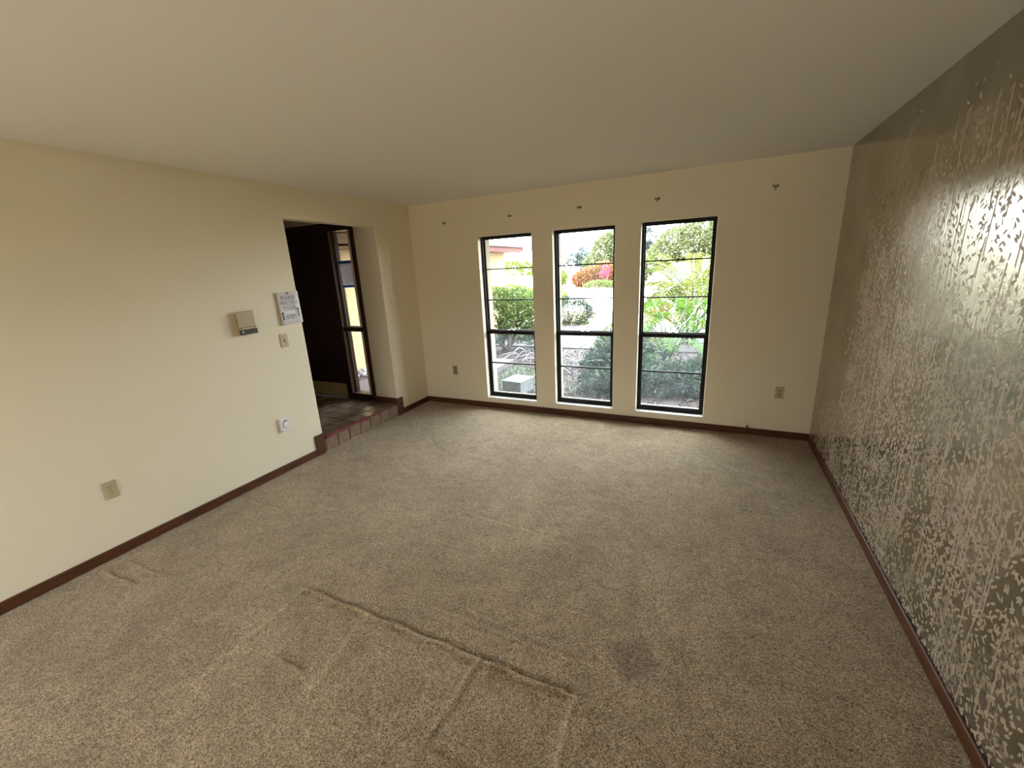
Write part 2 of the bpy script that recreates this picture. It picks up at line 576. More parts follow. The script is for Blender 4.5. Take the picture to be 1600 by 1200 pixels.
# ------------------------------------------------------------------ foil wallpaper with printed bamboo thicket
def wallpaper():
    m = bpy.data.materials.new('foil_wallpaper')
    m.use_nodes = True
    N, L = m.node_tree.nodes, m.node_tree.links
    b = N['Principled BSDF']
    tc = N.new('ShaderNodeTexCoord')
    sp = N.new('ShaderNodeSeparateXYZ')
    L.new(tc.outputs['Object'], sp.inputs[0])

    def math_(op, a, bb=None, c=None):
        n = N.new('ShaderNodeMath')
        n.operation = op
        for i, v in enumerate((a, bb, c)):
            if v is None: continue
            if isinstance(v, (int, float)): n.inputs[i].default_value = v
            else: L.new(v, n.inputs[i])
        return n.outputs[0]

    def mr(v, a, bb, c=0.0, d=1.0):
        n = N.new('ShaderNodeMapRange')
        n.interpolation_type = 'SMOOTHSTEP'
        n.inputs['From Min'].default_value = a
        n.inputs['From Max'].default_value = bb
        n.inputs['To Min'].default_value = c
        n.inputs['To Max'].default_value = d
        L.new(v, n.inputs[0])
        return n.outputs[0]
    u = math_('MULTIPLY', sp.outputs['Y'], -1.0)
    v = sp.outputs['Z']
    cb = N.new('ShaderNodeCombineXYZ')
    L.new(u, cb.inputs[0])
    L.new(v, cb.inputs[1])
    uv = cb.outputs[0]

    def noise(scale, det=2, off=0.0, dist=0.0, vec=None):
        n = N.new('ShaderNodeTexNoise')
        n.inputs['Scale'].default_value = scale
        n.inputs['Detail'].default_value = det
        n.inputs['Distortion'].default_value = dist
        mp = N.new('ShaderNodeMapping')
        mp.inputs['Location'].default_value = (off, off * 1.7, 0)
        L.new(vec or uv, mp.inputs[0])
        L.new(mp.outputs[0], n.inputs['Vector'])
        return n.outputs[0]
    # density of the print over the wall
    edge = math_('ADD', u, math_('MULTIPLY', math_('SUBTRACT', noise(3.5, 4, 3.0), 0.5), 0.9))
    low = mr(v, 0.25, 0.75, 0.75, 0.0)                                # print reaches the corner near the floor
    left = mr(math_('ADD', edge, low), 0.62, 0.92)
    topn = math_('ADD', v, math_('MULTIPLY', math_('SUBTRACT', noise(2.6, 4, 8.0), 0.5), 1.1))
    toph = math_('SUBTRACT', topn, math_('MULTIPLY', u, 0.10))
    top = mr(toph, 1.75, 2.15, 1.0, 0.0)
    hgt = mr(v, 0.2, 2.1, 0.56, 0.40)                                 # thick undergrowth low, sparse crowns high
    dens = math_('MULTIPLY', math_('MULTIPLY', left, top), 1.0)
    # leaves at three slants
    leaf = None
    wob = noise(7, 2, 21.0)
    for k, (ang, sx, sy, off) in enumerate(((0.55, 21, 56, 0.0), (-0.65, 23, 60, 5.3), (1.15, 22, 62, 9.1), (-1.2, 26, 66, 13.7))):
        mp = N.new('ShaderNodeMapping')
        mp.vector_type = 'POINT'
        mp.inputs['Rotation'].default_value = (0, 0, ang)
        L.new(uv, mp.inputs[0])
        mp2 = N.new('ShaderNodeMapping')
        mp2.inputs['Scale'].default_value = (sx, sy, 1)
        mp2.inputs['Location'].default_value = (off, off, 0)
        L.new(mp.outputs[0], mp2.inputs[0])
        vo = N.new('ShaderNodeTexVoronoi')
        vo.voronoi_dimensions = '2D'
        vo.inputs['Scale'].default_value = 1.0
        L.new(mp2.outputs[0], vo.inputs['Vector'])
        sep = N.new('ShaderNodeSeparateColor')
        L.new(vo.outputs['Color'], sep.inputs[0])
        cl = noise(2.3 + 0.5 * k, 4, 30.0 + 7 * k)
        thr = math_('ADD', math_('MULTIPLY', mr(cl, 0.45, 0.66), 0.46), math_('SUBTRACT', hgt, 0.34))
        keep = math_('LESS_THAN', sep.outputs[0], math_('MULTIPLY', thr, dens))
        shp = mr(vo.outputs['Distance'], 0.24, 0.33, 1.0, 0.0)
        lf = math_('MULTIPLY', keep, shp)
        leaf = lf if leaf is None else math_('MAXIMUM', leaf, lf)
    # stems: thin, nearly upright lines
    stem = None
    for k, (fr, slant, wd) in enumerate(((7.0, 0.05, 0.020), (5.0, -0.09, 0.016), (9.0, 0.0, 0.022))):
        a = math_('ADD', math_('MULTIPLY', u, fr), math_('MULTIPLY', v, slant * fr))
        a = math_('ADD', a, math_('MULTIPLY', noise(1.4, 1, 50.0 + k), 0.9))
        cell = math_('FLOOR', a)
        fct = math_('FRACT', a)
        rnd = N.new('ShaderNodeTexWhiteNoise')
        rnd.noise_dimensions = '1D'
        L.new(math_('ADD', cell, 31.7 * k), rnd.inputs['W'])
        pos = math_('ADD', math_('MULTIPLY', rnd.outputs['Value'], 0.7), 0.15)
        d = math_('ABSOLUTE', math_('SUBTRACT', fct, pos))
        ln = mr(d, wd, wd * 1.9, 1.0, 0.0)
        brk = math_('GREATER_THAN', noise(3.0, 3, 70.0 + 11 * k), 0.49)
        ln = math_('MULTIPLY', math_('MULTIPLY', ln, brk), math_('GREATER_THAN', dens, 0.35))
        stem = ln if stem is None else math_('MAXIMUM', stem, ln)
    haze = math_('MULTIPLY', math_('MULTIPLY', dens, mr(noise(4.5, 6, 90.0), 0.40, 0.62)), 0.30)   # speckled ground of the print
    haze2 = math_('MULTIPLY', haze, mr(noise(60, 3, 95.0), 0.38, 0.55))
    pr = math_('MAXIMUM', math_('MAXIMUM', leaf, math_('MULTIPLY', stem, 0.85)), haze2)
    # colours
    rc = N.new('ShaderNodeValToRGB')
    rc.color_ramp.elements[0].position = 0.30
    rc.color_ramp.elements[0].color = (0.40, 0.30, 0.19, 1)
    rc.color_ramp.elements[1].position = 0.62
    rc.color_ramp.elements[1].color = (0.47, 0.375, 0.295, 1)
    e = rc.color_ramp.elements.new(0.70)
    e.color = (0.50, 0.29, 0.22, 1)
    L.new(noise(2.2, 5, 120.0), rc.inputs[0])
    fc = N.new('ShaderNodeValToRGB')
    fc.color_ramp.elements[0].position = 0.3
    fc.color_ramp.elements[0].color = (0.36, 0.33, 0.25, 1)
    fc.color_ramp.elements[1].position = 0.7
    fc.color_ramp.elements[1].color = (0.50, 0.47, 0.38, 1)
    L.new(noise(3.0, 4, 140.0), fc.inputs[0])
    mx = N.new('ShaderNodeMix')
    mx.data_type = 'RGBA'
    L.new(pr, mx.inputs[0])
    L.new(fc.outputs[0], mx.inputs[6])
    L.new(rc.outputs[0], mx.inputs[7])
    L.new(mx.outputs[2], b.inputs['Base Color'])
    L.new(math_('SUBTRACT', 0.92, math_('MULTIPLY', pr, 0.92)), b.inputs['Metallic'])
    L.new(math_('ADD', 0.21, math_('MULTIPLY', pr, 0.30)), b.inputs['Roughness'])
    mpb = N.new('ShaderNodeMapping')
    mpb.inputs['Scale'].default_value = (70, 5, 1)
    L.new(uv, mpb.inputs[0])
    nb = N.new('ShaderNodeTexNoise')
    nb.inputs['Scale'].default_value = 1.0
    nb.inputs['Detail'].default_value = 3
    L.new(mpb.outputs[0], nb.inputs['Vector'])
    bp = N.new('ShaderNodeBump')
    bp.inputs['Strength'].default_value = 0.5
    bp.inputs['Distance'].default_value = 0.002
    L.new(math_('ADD', nb.outputs[0], math_('MULTIPLY', pr, 0.6)), bp.inputs['Height'])
    L.new(bp.outputs[0], b.inputs['Normal'])
    return m


m_foil = wallpaper()
o = MB().box((0, RY, -0.03), (W, -4.901, 0.0)).build('floor_rear', M('bounce_floor', (0.45, 0.36, 0.25), 0.5))  # unseen floor strip, made up to bounce light onto ceiling and left wall
tag(o, kind='structure')

# ------------------------------------------------------------------ room shell
holes = [(a, b, ZB, ZT) for a, b in WX]
wb = wall('wall_back', 1, 0.0, 0.13, -0.15, W + 0.2, -0.3, 2.7, holes, m_wall)
bevel(wb, 0.009, 3)
we = wall('wall_outside', 1, 0.131, 0.28, -0.2, W + 0.2, -0.6, 2.5, holes, m_ext)
wl = wall('wall_left', 0, -0.12, 0.0, RY, 0.02, -0.3, 2.6, [(Y1, Y2, FZ - 0.02, ZO)], m_wall)
# the pier beyond the opening, its own slab with the reveal facing the foyer
pier = MB().box((-0.42, Y2 + 0.0005, -0.3), (-0.10, 0.02, 2.6)).build('wall_pier', m_wall)
tag(pier, kind='structure')
bevel(wl, 0.009, 3)
wr_ = MB().box((W, RY, -0.3), (W + 0.15, 0.01, 2.6)).build('wall_right', m_foil)
tag(wr_, kind='structure')
wall('wall_rear', 1, RY - 0.15, RY, -3.2, W + 0.2, -0.3, 2.6, [(SLX0, SLX1, 0.0, SLZ)], m_wall)
sl = empty('added_door', ((SLX0 + SLX1) / 2, RY - 0.07, 0), kind='structure')  # added sliding doors behind the camera, a made-up daylight source
for i in range(2):
    xa = SLX0 + i * (SLX1 - SLX0) / 2
    xb = xa + (SLX1 - SLX0) / 2
    b = MB()
    b.box((xa, RY - 0.09, 0), (xa + 0.04, RY - 0.05, SLZ)).box((xb - 0.04, RY - 0.09, 0), (xb, RY - 0.05, SLZ))
    b.box((xa + 0.04, RY - 0.09, SLZ - 0.05), (xb - 0.04, RY - 0.05, SLZ)).box((xa + 0.04, RY - 0.09, 0), (xb - 0.04, RY - 0.05, 0.05))
    b.build('door_frame', m_alu, sl)
    MB().box((xa + 0.04, RY - 0.072, 0.05), (xb - 0.04, RY - 0.068, SLZ - 0.05)).build('pane', m_glass, sl)
ce = MB().box((0.0, RY, H), (W, 0.0, H + 0.12)).build('ceiling', m_ceil)
tag(ce, kind='structure')
# baseboards
BH = 0.068


def baseboard(name, lo, hi):
    o = MB().box(lo, hi, 0.004).build(name, m_wood)
    return tag(o, kind='structure')


baseboard('baseboard_back', (0.013, -0.013, 0.0), (W - 0.013, 0.0, BH))
baseboard('baseboard_right', (W - 0.013, RY, 0.0), (W, 0.0, BH))
baseboard('baseboard_left', (0.0, RY, 0.0), (0.013, -1.815, BH))
baseboard('baseboard_left', (0.0, -0.522, 0.0), (0.013, 0.0, BH))
# upright boards that close the step at both ends
o = MB().box((0.0, -1.816, 0.0), (0.016, Y1 - 0.002, 0.203), 0.003).box((-0.12, Y1 - 0.012, FZ), (0.016, Y1 + 0.012, 0.203), 0.003).build('trim_1', m_wood)
tag(o, kind='structure')
o = MB().box((0.0, Y2 - 0.012, 0.0), (0.016, -0.522, 0.216), 0.003).build('trim_2', m_wood)
tag(o, kind='structure')
o = MB().box((-0.33, Y2 - 0.014, FZ), (0.0, Y2, 0.222), 0.003).build('baseboard_foyer', m_wood)
tag(o, kind='structure')

# ------------------------------------------------------------------ foyer
wall('wall_entry', 1, Y2, Y2 + 0.14, -3.2, -0.42, -0.3, 2.6, [(-1.80, -0.32, -0.31, 2.27)], m_wall)
MBw = MB().box((-0.42, Y2 + 0.001, 2.27), (-0.32, Y2 + 0.14, 2.6)).build('wall_entry', m_wall)
tag(MBw, kind='structure')
o = MB().box((-3.35, RY, -0.3), (-3.2, Y2 + 0.14, 2.6)).build('wall_foyer', m_wall)
tag(o, kind='structure')
o = MB().box((-3.2, RY, H), (0.0, Y2, H + 0.12)).build('ceiling_foyer', m_ceil)
tag(o, kind='structure')
ff = empty('floor_foyer', (0, 0, 0), kind='structure')
MB().box((-3.2, RY, -0.1), (-0.012, Y2 + 0.14, FZ - 0.008)).build('grout_bed', m_grout, ff)
T = 0.1555
tb = MB().box((-T / 2 + 0.006, -T / 2 + 0.006, 0), (T / 2 - 0.006, T / 2 - 0.006, 0.0105), 0.0025)
tile0 = tb.build('tile', m_tile, ff, local=True)
tile1m = tile0.data.copy()
tile1m.materials[0] = m_tile2
n = 0
for i in range(12):
    for j in range(14):
        y = Y2 - 0.02 - T / 2 - j * T + 0.0
        x = -0.012 - T / 2 - i * T
        if x > -0.15 and y < Y1 + 0.0: continue
        o = tile0 if n == 0 else tile0.copy()
        if n: COL.objects.link(o)
        o.location = (x, y, FZ - 0.010 + random.uniform(-0.0006, 0.0008))
        o.rotation_euler = (random.uniform(-0.004, 0.004), random.uniform(-0.004, 0.004), 0)
        if n and random.random() < 0.4: o.data = tile1m
        n += 1
st = empty('step_riser', (-0.012, (Y1 + Y2) / 2, 0), kind='structure')
rt = MB().box((0, -0.0735, 0.0), (0.016, 0.0735, 0.139), 0.003)
rt0 = None
for j in range(7):
    yc = Y1 + 0.012 + 0.0775 + j * 0.1545
    if rt0 is None:
        rt0 = rt.build('tile', m_tile2, st, local=True)
        o = rt0
    else:
        o = rt0.copy()
        COL.objects.link(o)
    o.location = (random.uniform(-0.001, 0.001), yc - st.location.y, 0.004)
    o.rotation_euler = (0, random.uniform(-0.01, 0.01), random.uniform(-0.006, 0.006))
MB().box((-0.01, Y1 + 0.01, 0.0), (0.0, Y2 - 0.012, 0.144)).build('grout_bed', m_grout, st)
# peeling red tape on the nosing
vt, ft = [], []
L_ = 34
for i in range(L_ + 1):
    y = Y1 + 0.02 + (0.62 + 0.0) * i / L_ * 1.25
    w0 = 0.006 + 0.004 * math.sin(i * 1.7) + 0.006 * math.sin(i * 0.61)
    lift = 0.004 + 0.004 * max(0, math.sin(i * 0.9)) * (i / L_)
    vt += [(-0.020 - w0, y, FZ + 0.0025), (0.001, y, FZ + 0.001 + lift), (0.0065, y, FZ - 0.012 - 0.010 * abs(math.sin(i * 2.3)))]
for i in range(L_):
    a = i * 3
    ft += [(a, a + 1, a + 4, a + 3), (a + 1, a + 2, a + 5, a + 4)]
o = mesh('caution_tape', vt, ft, m_red, smooth=True)
sd = o.modifiers.new('thick', 'SOLIDIFY')
sd.thickness = 0.0012
tag(o, 'dark red worn tape peeling along the tiled step edge', 'tape')

# door, frame, sidelight
d1 = empty('door_1', (-1.25, Y2, FZ), kind='structure')
MB().box((-1.72, Y2 + 0.035, FZ + 0.012), (-0.79, Y2 + 0.078, 2.176), 0.003).build('door_slab', m_dark, d1)
MB().box((-1.68, Y2 + 0.030, 0.166), (-0.795, Y2 + 0.0345, 0.333), 0.001).build('kick_plate', m_brass, d1)
MB().box((-1.72, Y2 + 0.012, FZ), (-0.79, Y2 + 0.034, 0.164), 0.003).build('threshold', M('threshold_metal', (0.30, 0.26, 0.22), 0.4, metal=0.7), d1)
MB().disc((-1.62, Y2 + 0.032, 1.10), 1, 0.03, -0.008).build('rosette', m_brass, d1)
MB().disc((-1.62, Y2 + 0.03, 1.10), 1, 0.026, -0.055).build('door_knob', m_brass, d1)
for z in (0.45, 1.25, 2.0):
    MB().tube([(-0.788, Y2 + 0.03, z), (-0.788, Y2 + 0.03, z + 0.10)], 0.007, 8).build('hinge', m_brass, d1)
fr = empty('window_4', (-0.55, Y2, FZ), kind='structure')
D0, D1 = Y2 - 0.012, Y2 + 0.125
MB().box((-1.80, D0, 2.175), (-0.32, D1, 2.27), 0.003).build('head_rail', m_jamb, fr)
MB().box((-1.80, D0, FZ), (-1.722, D1, 2.175), 0.003).build('stile', m_jamb, fr)
MB().box((-0.788, D0, FZ), (-0.702, D1, 2.175), 0.003).build('stile', m_jamb, fr)
MB().box((-0.376, D0, FZ), (-0.318, D1, 2.175), 0.003).build('stile', m_jamb, fr)
MB().box((-0.702, D0 + 0.008, FZ), (-0.376, D1, 0.232), 0.003).build('bottom_rail', m_jamb, fr)
MB().box((-0.702, D0 + 0.008, 1.020), (-0.376, D1, 1.074), 0.003).build('middle_rail', m_jamb, fr)
MB().box((-0.700, Y2 + 0.070, 0.232), (-0.378, Y2 + 0.074, 1.020)).build('pane', m_glass, fr)
MB().box((-0.700, Y2 + 0.070, 1.074), (-0.378, Y2 + 0.074, 2.175)).build('pane', m_glass, fr)
for (x0, x1) in ((-0.702, -0.690), (-0.388, -0.376)):
    for (z0, z1) in ((0.232, 1.02), (1.074, 2.175)):
        MB().box((x0, Y2 + 0.050, z0), (x1, Y2 + 0.0695, z1), 0.002).build('glazing_bead', m_jamb, fr)
# notice taped to the sidelight glass
m_paper_t = leaf_mat('thin_paper', (0.70, 0.68, 0.74), (0.72, 0.70, 0.76), None, 0.55, 0.8)
m_tape_t = leaf_mat('thin_tape', (0.04, 0.16, 0.55), (0.05, 0.18, 0.58), None, 0.45, 0.6)
nt_ = empty('notice', (-0.57, Y2 + 0.068, 1.50), 'typed paper notice held by blue tape on the sidelight beside the door', 'notice')
NX0, NX1 = -0.668, -0.452
MB().box((NX0, Y2 + 0.0675, 1.555), (NX1, Y2 + 0.069, 1.835)).build('sheet', m_paper_t, nt_)
MB().box((NX0 - 0.022, Y2 + 0.0655, 1.815), (NX1 + 0.008, Y2 + 0.0673, 1.848)).build('tape', m_tape_t, nt_)
MB().box((NX0 - 0.004, Y2 + 0.0655, 1.540), (NX1 + 0.008, Y2 + 0.0673, 1.566)).build('tape', m_tape_t, nt_)
b_ = MB()
b_.box((NX0 + 0.015, Y2 + 0.0665, 1.785), (NX0 + 0.03, Y2 + 0.0672, 1.798))
for i, (z, a, c) in enumerate(((1.770, .03, .10), (1.745, .03, .19), (1.728, .03, .15), (1.705, .02, .19), (1.690, .02, .18), (1.668, .03, .12), (1.640, .05, .10), (1.640, .12, .18), (1.620, .06, .16), (1.600, .03, .17))):
    b_.box((NX0 + a, Y2 + 0.0665, z), (NX0 + c, Y2 + 0.0672, z + 0.004))
b_.build('typed_lines', m_ink2, nt_)


# ------------------------------------------------------------------ windows
def window(idx, x0, x1):
    w = empty('window_%d' % idx, ((x0 + x1) / 2, 0.1, ZB), kind='structure')
    ya, yb = 0.072, 0.128
    fw = 0.020
    b = MB()
    b.box((x0, ya, ZB), (x0 + fw, yb, ZT), 0.002)
    b.box((x1 - fw, ya, ZB), (x1, yb, ZT), 0.002)
    b.box((x0 + fw, ya, ZT - 0.022), (x1 - fw, yb, ZT), 0.002)
    b.box((x0 + fw, ya, ZB), (x1 - fw, yb, ZB + 0.018), 0.002)
    b.build('window_frame', m_alu, w)
    # upper sash, set outwards
    ux0, ux1 = x0 + fw, x1 - fw
    b = MB()
    b.box((ux0, 0.104, 0.95), (ux0 + 0.014, 0.122, ZT - 0.022), 0.001)
    b.box((ux1 - 0.014, 0.104, 0.95), (ux1, 0.122, ZT - 0.022), 0.001)
    b.box((ux0 + 0.014, 0.104, ZT - 0.034), (ux1 - 0.014, 0.122, ZT - 0.022), 0.001)
    b.box((ux0 + 0.014, 0.104, 0.935), (ux1 - 0.014, 0.122, 0.965), 0.001)
    b.build('upper_sash', m_alu, w)
    gx0, gx1 = ux0 + 0.014, ux1 - 0.014
    zz = [0.965, 1.313, 1.665, ZT - 0.034]
    for z in zz[1:3]:
        MB().box((gx0, 0.103, z - 0.006), (gx1, 0.121, z + 0.006), 0.001).build('muntin', m_alu, w)
    for a, c in zip(zz[:-1], zz[1:]):
        MB().box((gx0, 0.112, a + (0.006 if a > 1 else 0)), (gx1, 0.115, c - (0.006 if c < 1.9 else 0))).build('pane', m_glass, w)
    # lower sash, set inwards with wider stiles
    b = MB()
    zl0 = ZB + 0.018
    b.box((ux0, 0.078, zl0), (ux0 + 0.020, 0.102, 0.955), 0.0015)
    b.box((ux1 - 0.020, 0.078, zl0), (ux1, 0.102, 0.955), 0.0015)
    b.box((ux0 + 0.020, 0.078, zl0), (ux1 - 0.020, 0.102, zl0 + 0.034), 0.0015)
    b.build('lower_sash', m_alu, w)
    MB().box((ux0 + 0.020, 0.076, 0.915), (ux1 - 0.020, 0.103, 0.955), 0.002).build('meeting_rail', m_alu, w)
    sx0, sx1 = ux0 + 0.020, ux1 - 0.020
    MB().box((sx0, 0.080, 0.550), (sx1, 0.100, 0.564), 0.001).build('muntin', m_alu, w)
    for a, c in ((zl0 + 0.034, 0.550), (0.564, 0.915)):
        MB().box((sx0, 0.088, a), (sx1, 0.091, c)).build('pane', m_glass_d, w)
    xc = (x0 + x1) / 2
    MB().box((xc - 0.045, 0.078, 0.956), (xc + 0.045, 0.102, 0.966), 0.002).box((xc - 0.015, 0.082, 0.966), (xc + 0.02, 0.096, 0.974), 0.002).build('sash_latch', M('latch_metal', (0.45, 0.47, 0.48), 0.4, metal=0.6), w)
    MB().box((x0 + 0.001, -0.006, ZB - 0.004), (x1 - 0.001, 0.072, ZB + 0.004), 0.003).build('window_sill', m_sill, w)
    return w


for i, (a, b) in enumerate(WX): window(i + 1, a, b)


# ------------------------------------------------------------------ wall fittings
def duplex(name, side, u, z, label, plate_m, face_m, ww=0.070):
    """side 'left' (wall x=0, u=y) or 'back' (wall y=0, u=x)"""
    def P(a, d, c):
        return (d, a, c) if side == 'left' else (a, -d, c)
    e = empty(name, P(u, 0, z), label, 'outlet', 'duplex outlets on the walls')
    MB().box(P(u - ww / 2, 0.0, z - 0.0575), P(u + ww / 2, 0.006, z + 0.0575), 0.002).build('cover_plate', plate_m, e)
    ax = 0 if side == 'left' else 1
    sg = 1 if side == 'left' else -1
    for dz in (-0.0205, 0.0205):
        f = MB().disc(P(u, 0.006, z + dz), ax, 0.0165, sg * 0.0022, 20, 0.014).build('receptacle', face_m, e)
        b = MB()
        for du in (-0.0065, 0.0065):
            b.box(P(u + du - 0.0012, 0.0080, z + dz + 0.000), P(u + du + 0.0012, 0.0086, z + dz + 0.008))
        b.disc(P(u, 0.0080, z + dz - 0.006), ax, 0.0024, sg * 0.0006, 10)
        b.build('slots', m_slot, f, local=False)
    MB().disc(P(u, 0.006, z), ax, 0.0028, sg * 0.0015, 10).build('screw', m_slot, e)
    return e


duplex('wall_outlet', 'left', -3.311, 0.441, 'ivory duplex outlet low on the bright left wall, nearest the camera', m_plate, m_plate)
duplex('wall_outlet', 'back', 0.470, 0.451, 'brown duplex outlet on the window wall left of the first window', m_plate_d, m_plate_d, 0.066)
duplex('wall_outlet', 'back', 3.991, 0.440, 'ivory duplex outlet on the window wall right of the third window', m_plate, m_plate_d)

# light switch
e = empty('light_switch', (0, -1.930, 1.155), 'ivory toggle light switch under the paper sign by the opening', 'switch')
MB().box((0, -1.966, 1.097), (0.007, -1.896, 1.212), 0.002).build('cover_plate', m_plate, e)
MB().box((0.007, -1.937, 1.142), (0.0078, -1.925, 1.168)).build('toggle_slot', m_slot, e)
MB().add([(0.007, -1.935, 1.150), (0.007, -1.927, 1.150), (0.007, -1.927, 1.160), (0.007, -1.935, 1.160),
          (0.019, -1.934, 1.160), (0.019, -1.928, 1.160), (0.018, -1.928, 1.167), (0.018, -1.934, 1.167)],
         [(0, 1, 5, 4), (1, 2, 6, 5), (2, 3, 7, 6), (3, 0, 4, 7), (4, 5, 6, 7)]).build('toggle', m_plate, e)
for z in (1.125, 1.185):
    MB().disc((0.007, -1.931, z), 0, 0.003, 0.0012, 10).build('screw', m_slot, e)

# white plug-in box
e = empty('plug_in_unit', (0, -2.088, 0.432), 'white round-faced plug-in unit low on the left wall before the step', 'plug-in unit')
MB().box((0, -2.134, 0.374), (0.024, -2.046, 0.492), 0.004).build('body', m_white, e)
nseg = 40
V, F = [], []
for r in (0.027, 0.030):
    for x in (0.024, 0.027):
        for k in range(nseg):
            a = 2 * math.pi * k / nseg
            V.append((x, -2.088 + r * math.cos(a), 0.432 + r * 1.18 * math.sin(a)))
for k in range(nseg):
    k2 = (k + 1) % nseg
    for a, b in ((0, 1), (1, 3), (3, 2), (2, 0)):
        F.append((a * nseg + k, a * nseg + k2, b * nseg + k2, b * nseg + k))
MB().add(V, F).build('ring', m_grey, e)
MB().disc((0.024, -2.088, 0.432), 0, 0.0265, 0.006, 32, 0.031).build('round_face', m_white, e)
MB().box((0.024, -2.100, 0.462), (0.0315, -2.078, 0.470), 0.002).build('sensor', m_slot, e)

# thermostat-like box
e = empty('thermostat', (0, -2.245, 1.35), 'beige box thermostat with a dark brown lower strip on left wall', 'thermostat')
TX = 0.046
MB().box((0, -2.308, 1.262), (0.030, -2.186, 1.436), 0.003).build('base', M('thermostat_base', (0.33, 0.27, 0.16), 0.45), e)
cv = MB().box((0.030, -2.316, 1.318), (TX, -2.181, 1.442), 0.004).build('cover', M('thermostat_cover', (0.42, 0.36, 0.21), 0.4), e)
MB().box((0.030, -2.316, 1.303), (TX + 0.001, -2.179, 1.3155), 0.002).build('lip', m_plate, e)
lo_ = MB().box((0.030, -2.312, 1.262), (TX, -2.173, 1.302), 0.002).build('lower_strip', m_choc, e)
MB().disc((TX, -2.294, 1.285), 0, 0.006, 0.003, 16).build('indicator', m_white, lo_)
MB().box((TX, -2.314, 1.3135), (TX + 0.002, -2.296, 1.318)).build('notch', m_choc, cv)
MB().box((TX, -2.200, 1.3135), (TX + 0.002, -2.184, 1.318)).build('notch', m_choc, cv)

# faint mark left on the wall: small nail
# paper sign
def text_part(s, size, mat, parent, pos, sx=1.0, name='lettering'):
    c = bpy.data.curves.new(name, 'FONT')
    c.body = s
    c.size = size
    c.align_x = 'CENTER'
    c.extrude = 0.0002
    c.resolution_u = 3
    c.offset = -size * 0.004
    t = bpy.data.objects.new(name, c)
    COL.objects.link(t)
    dg = bpy.context.evaluated_depsgraph_get()
    me = bpy.data.meshes.new_from_object(t.evaluated_get(dg))
    bpy.data.objects.remove(t)
    me.materials.clear()
    me.materials.append(mat)
    o = bpy.data.objects.new(name, me)
    COL.objects.link(o)
    o.parent = parent
    o.location = pos
    o.rotation_euler = (math.pi / 2, 0, math.pi / 2)
    o.scale = (sx, 1, 1)
    return o


sg = empty('paper_sign', (0.006, -1.822, 1.425), 'white paper sign reading PLEASE WATCH YOUR STEP beside the opening', 'sign')
sg.rotation_euler = (math.radians(1.3), 0, 0)
V, F = [], []
nu = 8
for i in range(nu + 1):
    for j in range(2):
        yy = -0.108 + 0.216 * i / nu
        xx = 0.0015 + 0.010 * (1 - i / nu) ** 1.5 * 1.0
        V.append((xx, yy, (-0.1395, 0.1395)[j]))
for i in range(nu):
    F.append((2 * i, 2 * i + 2, 2 * i + 3, 2 * i + 1))
sh = mesh('sheet', V, F, m_paper, sg, smooth=True, local=True)
sdm = sh.modifiers.new('thick', 'SOLIDIFY')
sdm.thickness = 0.0006
for s, z, sx in (('PLEASE', 0.078, 1.1), ('WATCH', 0.033, 1.1), ('YOUR', -0.012, 1.15), ('STEP', -0.083, 1.05)):
    text_part(s, 0.042, m_ink, sg, (0.0135, -0.008, z), sx)
for z, w in ((0.073, 0.07), (0.028, 0.066), (-0.017, 0.062), (-0.088, 0.055)):
    MB().box((0.0125, -w - 0.008, z - 0.0015), (0.0135, w - 0.008, z + 0.0008)).build('underline', m_ink2, sg, local=True)


def arrow(y, z0, h, head=0.014, stem=0.0045):
    b = MB()
    if h: b.box((0.0125, y - stem, z0), (0.0137, y + stem, z0 + h))
    zt = z0 + h
    b.add([(x, y + dy, zt + dz) for x in (0.0125, 0.0137) for dy, dz in ((-head, -0.004), (head, -0.004), (0, 0.012))], [(0, 1, 2), (3, 5, 4), (0, 3, 4, 1), (1, 4, 5, 2), (2, 5, 3, 0)])
    return b.build('arrow', m_black, sg, local=True)


arrow(-0.083, -0.095, 0.058)
arrow(0.070, -0.080, 0.066)
arrow(-0.004, 0.126, 0.0, 0.014)

# small curtain brackets above the windows
for i, (x, z, lab) in enumerate(((0.493, 2.209, 'small dark curtain bracket stub left of the first window, near the corner'),
                                 (1.332, 2.208, 'small dark curtain bracket stub above the first window'),
                                 (2.104, 2.217, 'small dark curtain bracket stub above the middle window'),
                                 (2.845, 2.217, 'small dark curtain bracket stub above the third window'),
                                 (3.779, 2.215, 'small dark curtain bracket stub right of the third window, high on the wall'))):
    e = empty('curtain_bracket', (x, 0, z), lab, 'bracket', 'curtain bracket stubs on the window wall')
    MB().box((x - 0.022, -0.003, z - 0.010), (x + 0.022, 0, z + 0.008), 0.001).build('plate', M('bracket_plate', (0.30, 0.26, 0.20), 0.5), e)
    MB().tube([(x - 0.016, -0.003, z), (x - 0.016, -0.012, z), (x - 0.016, -0.014, z + 0.008)], 0.003, 6).build('hook', m_steel, e)
    MB().box((x + 0.008, -0.016, z - 0.010), (x + 0.020, -0.003, z + 0.010), 0.002).build('clip', m_steel, e)
    if i in (0, 3, 4):
        MB().box((x - 0.004, -0.006, z - 0.028), (x + 0.004, -0.002, z - 0.012), 0.001).build('screw', m_steel, e)

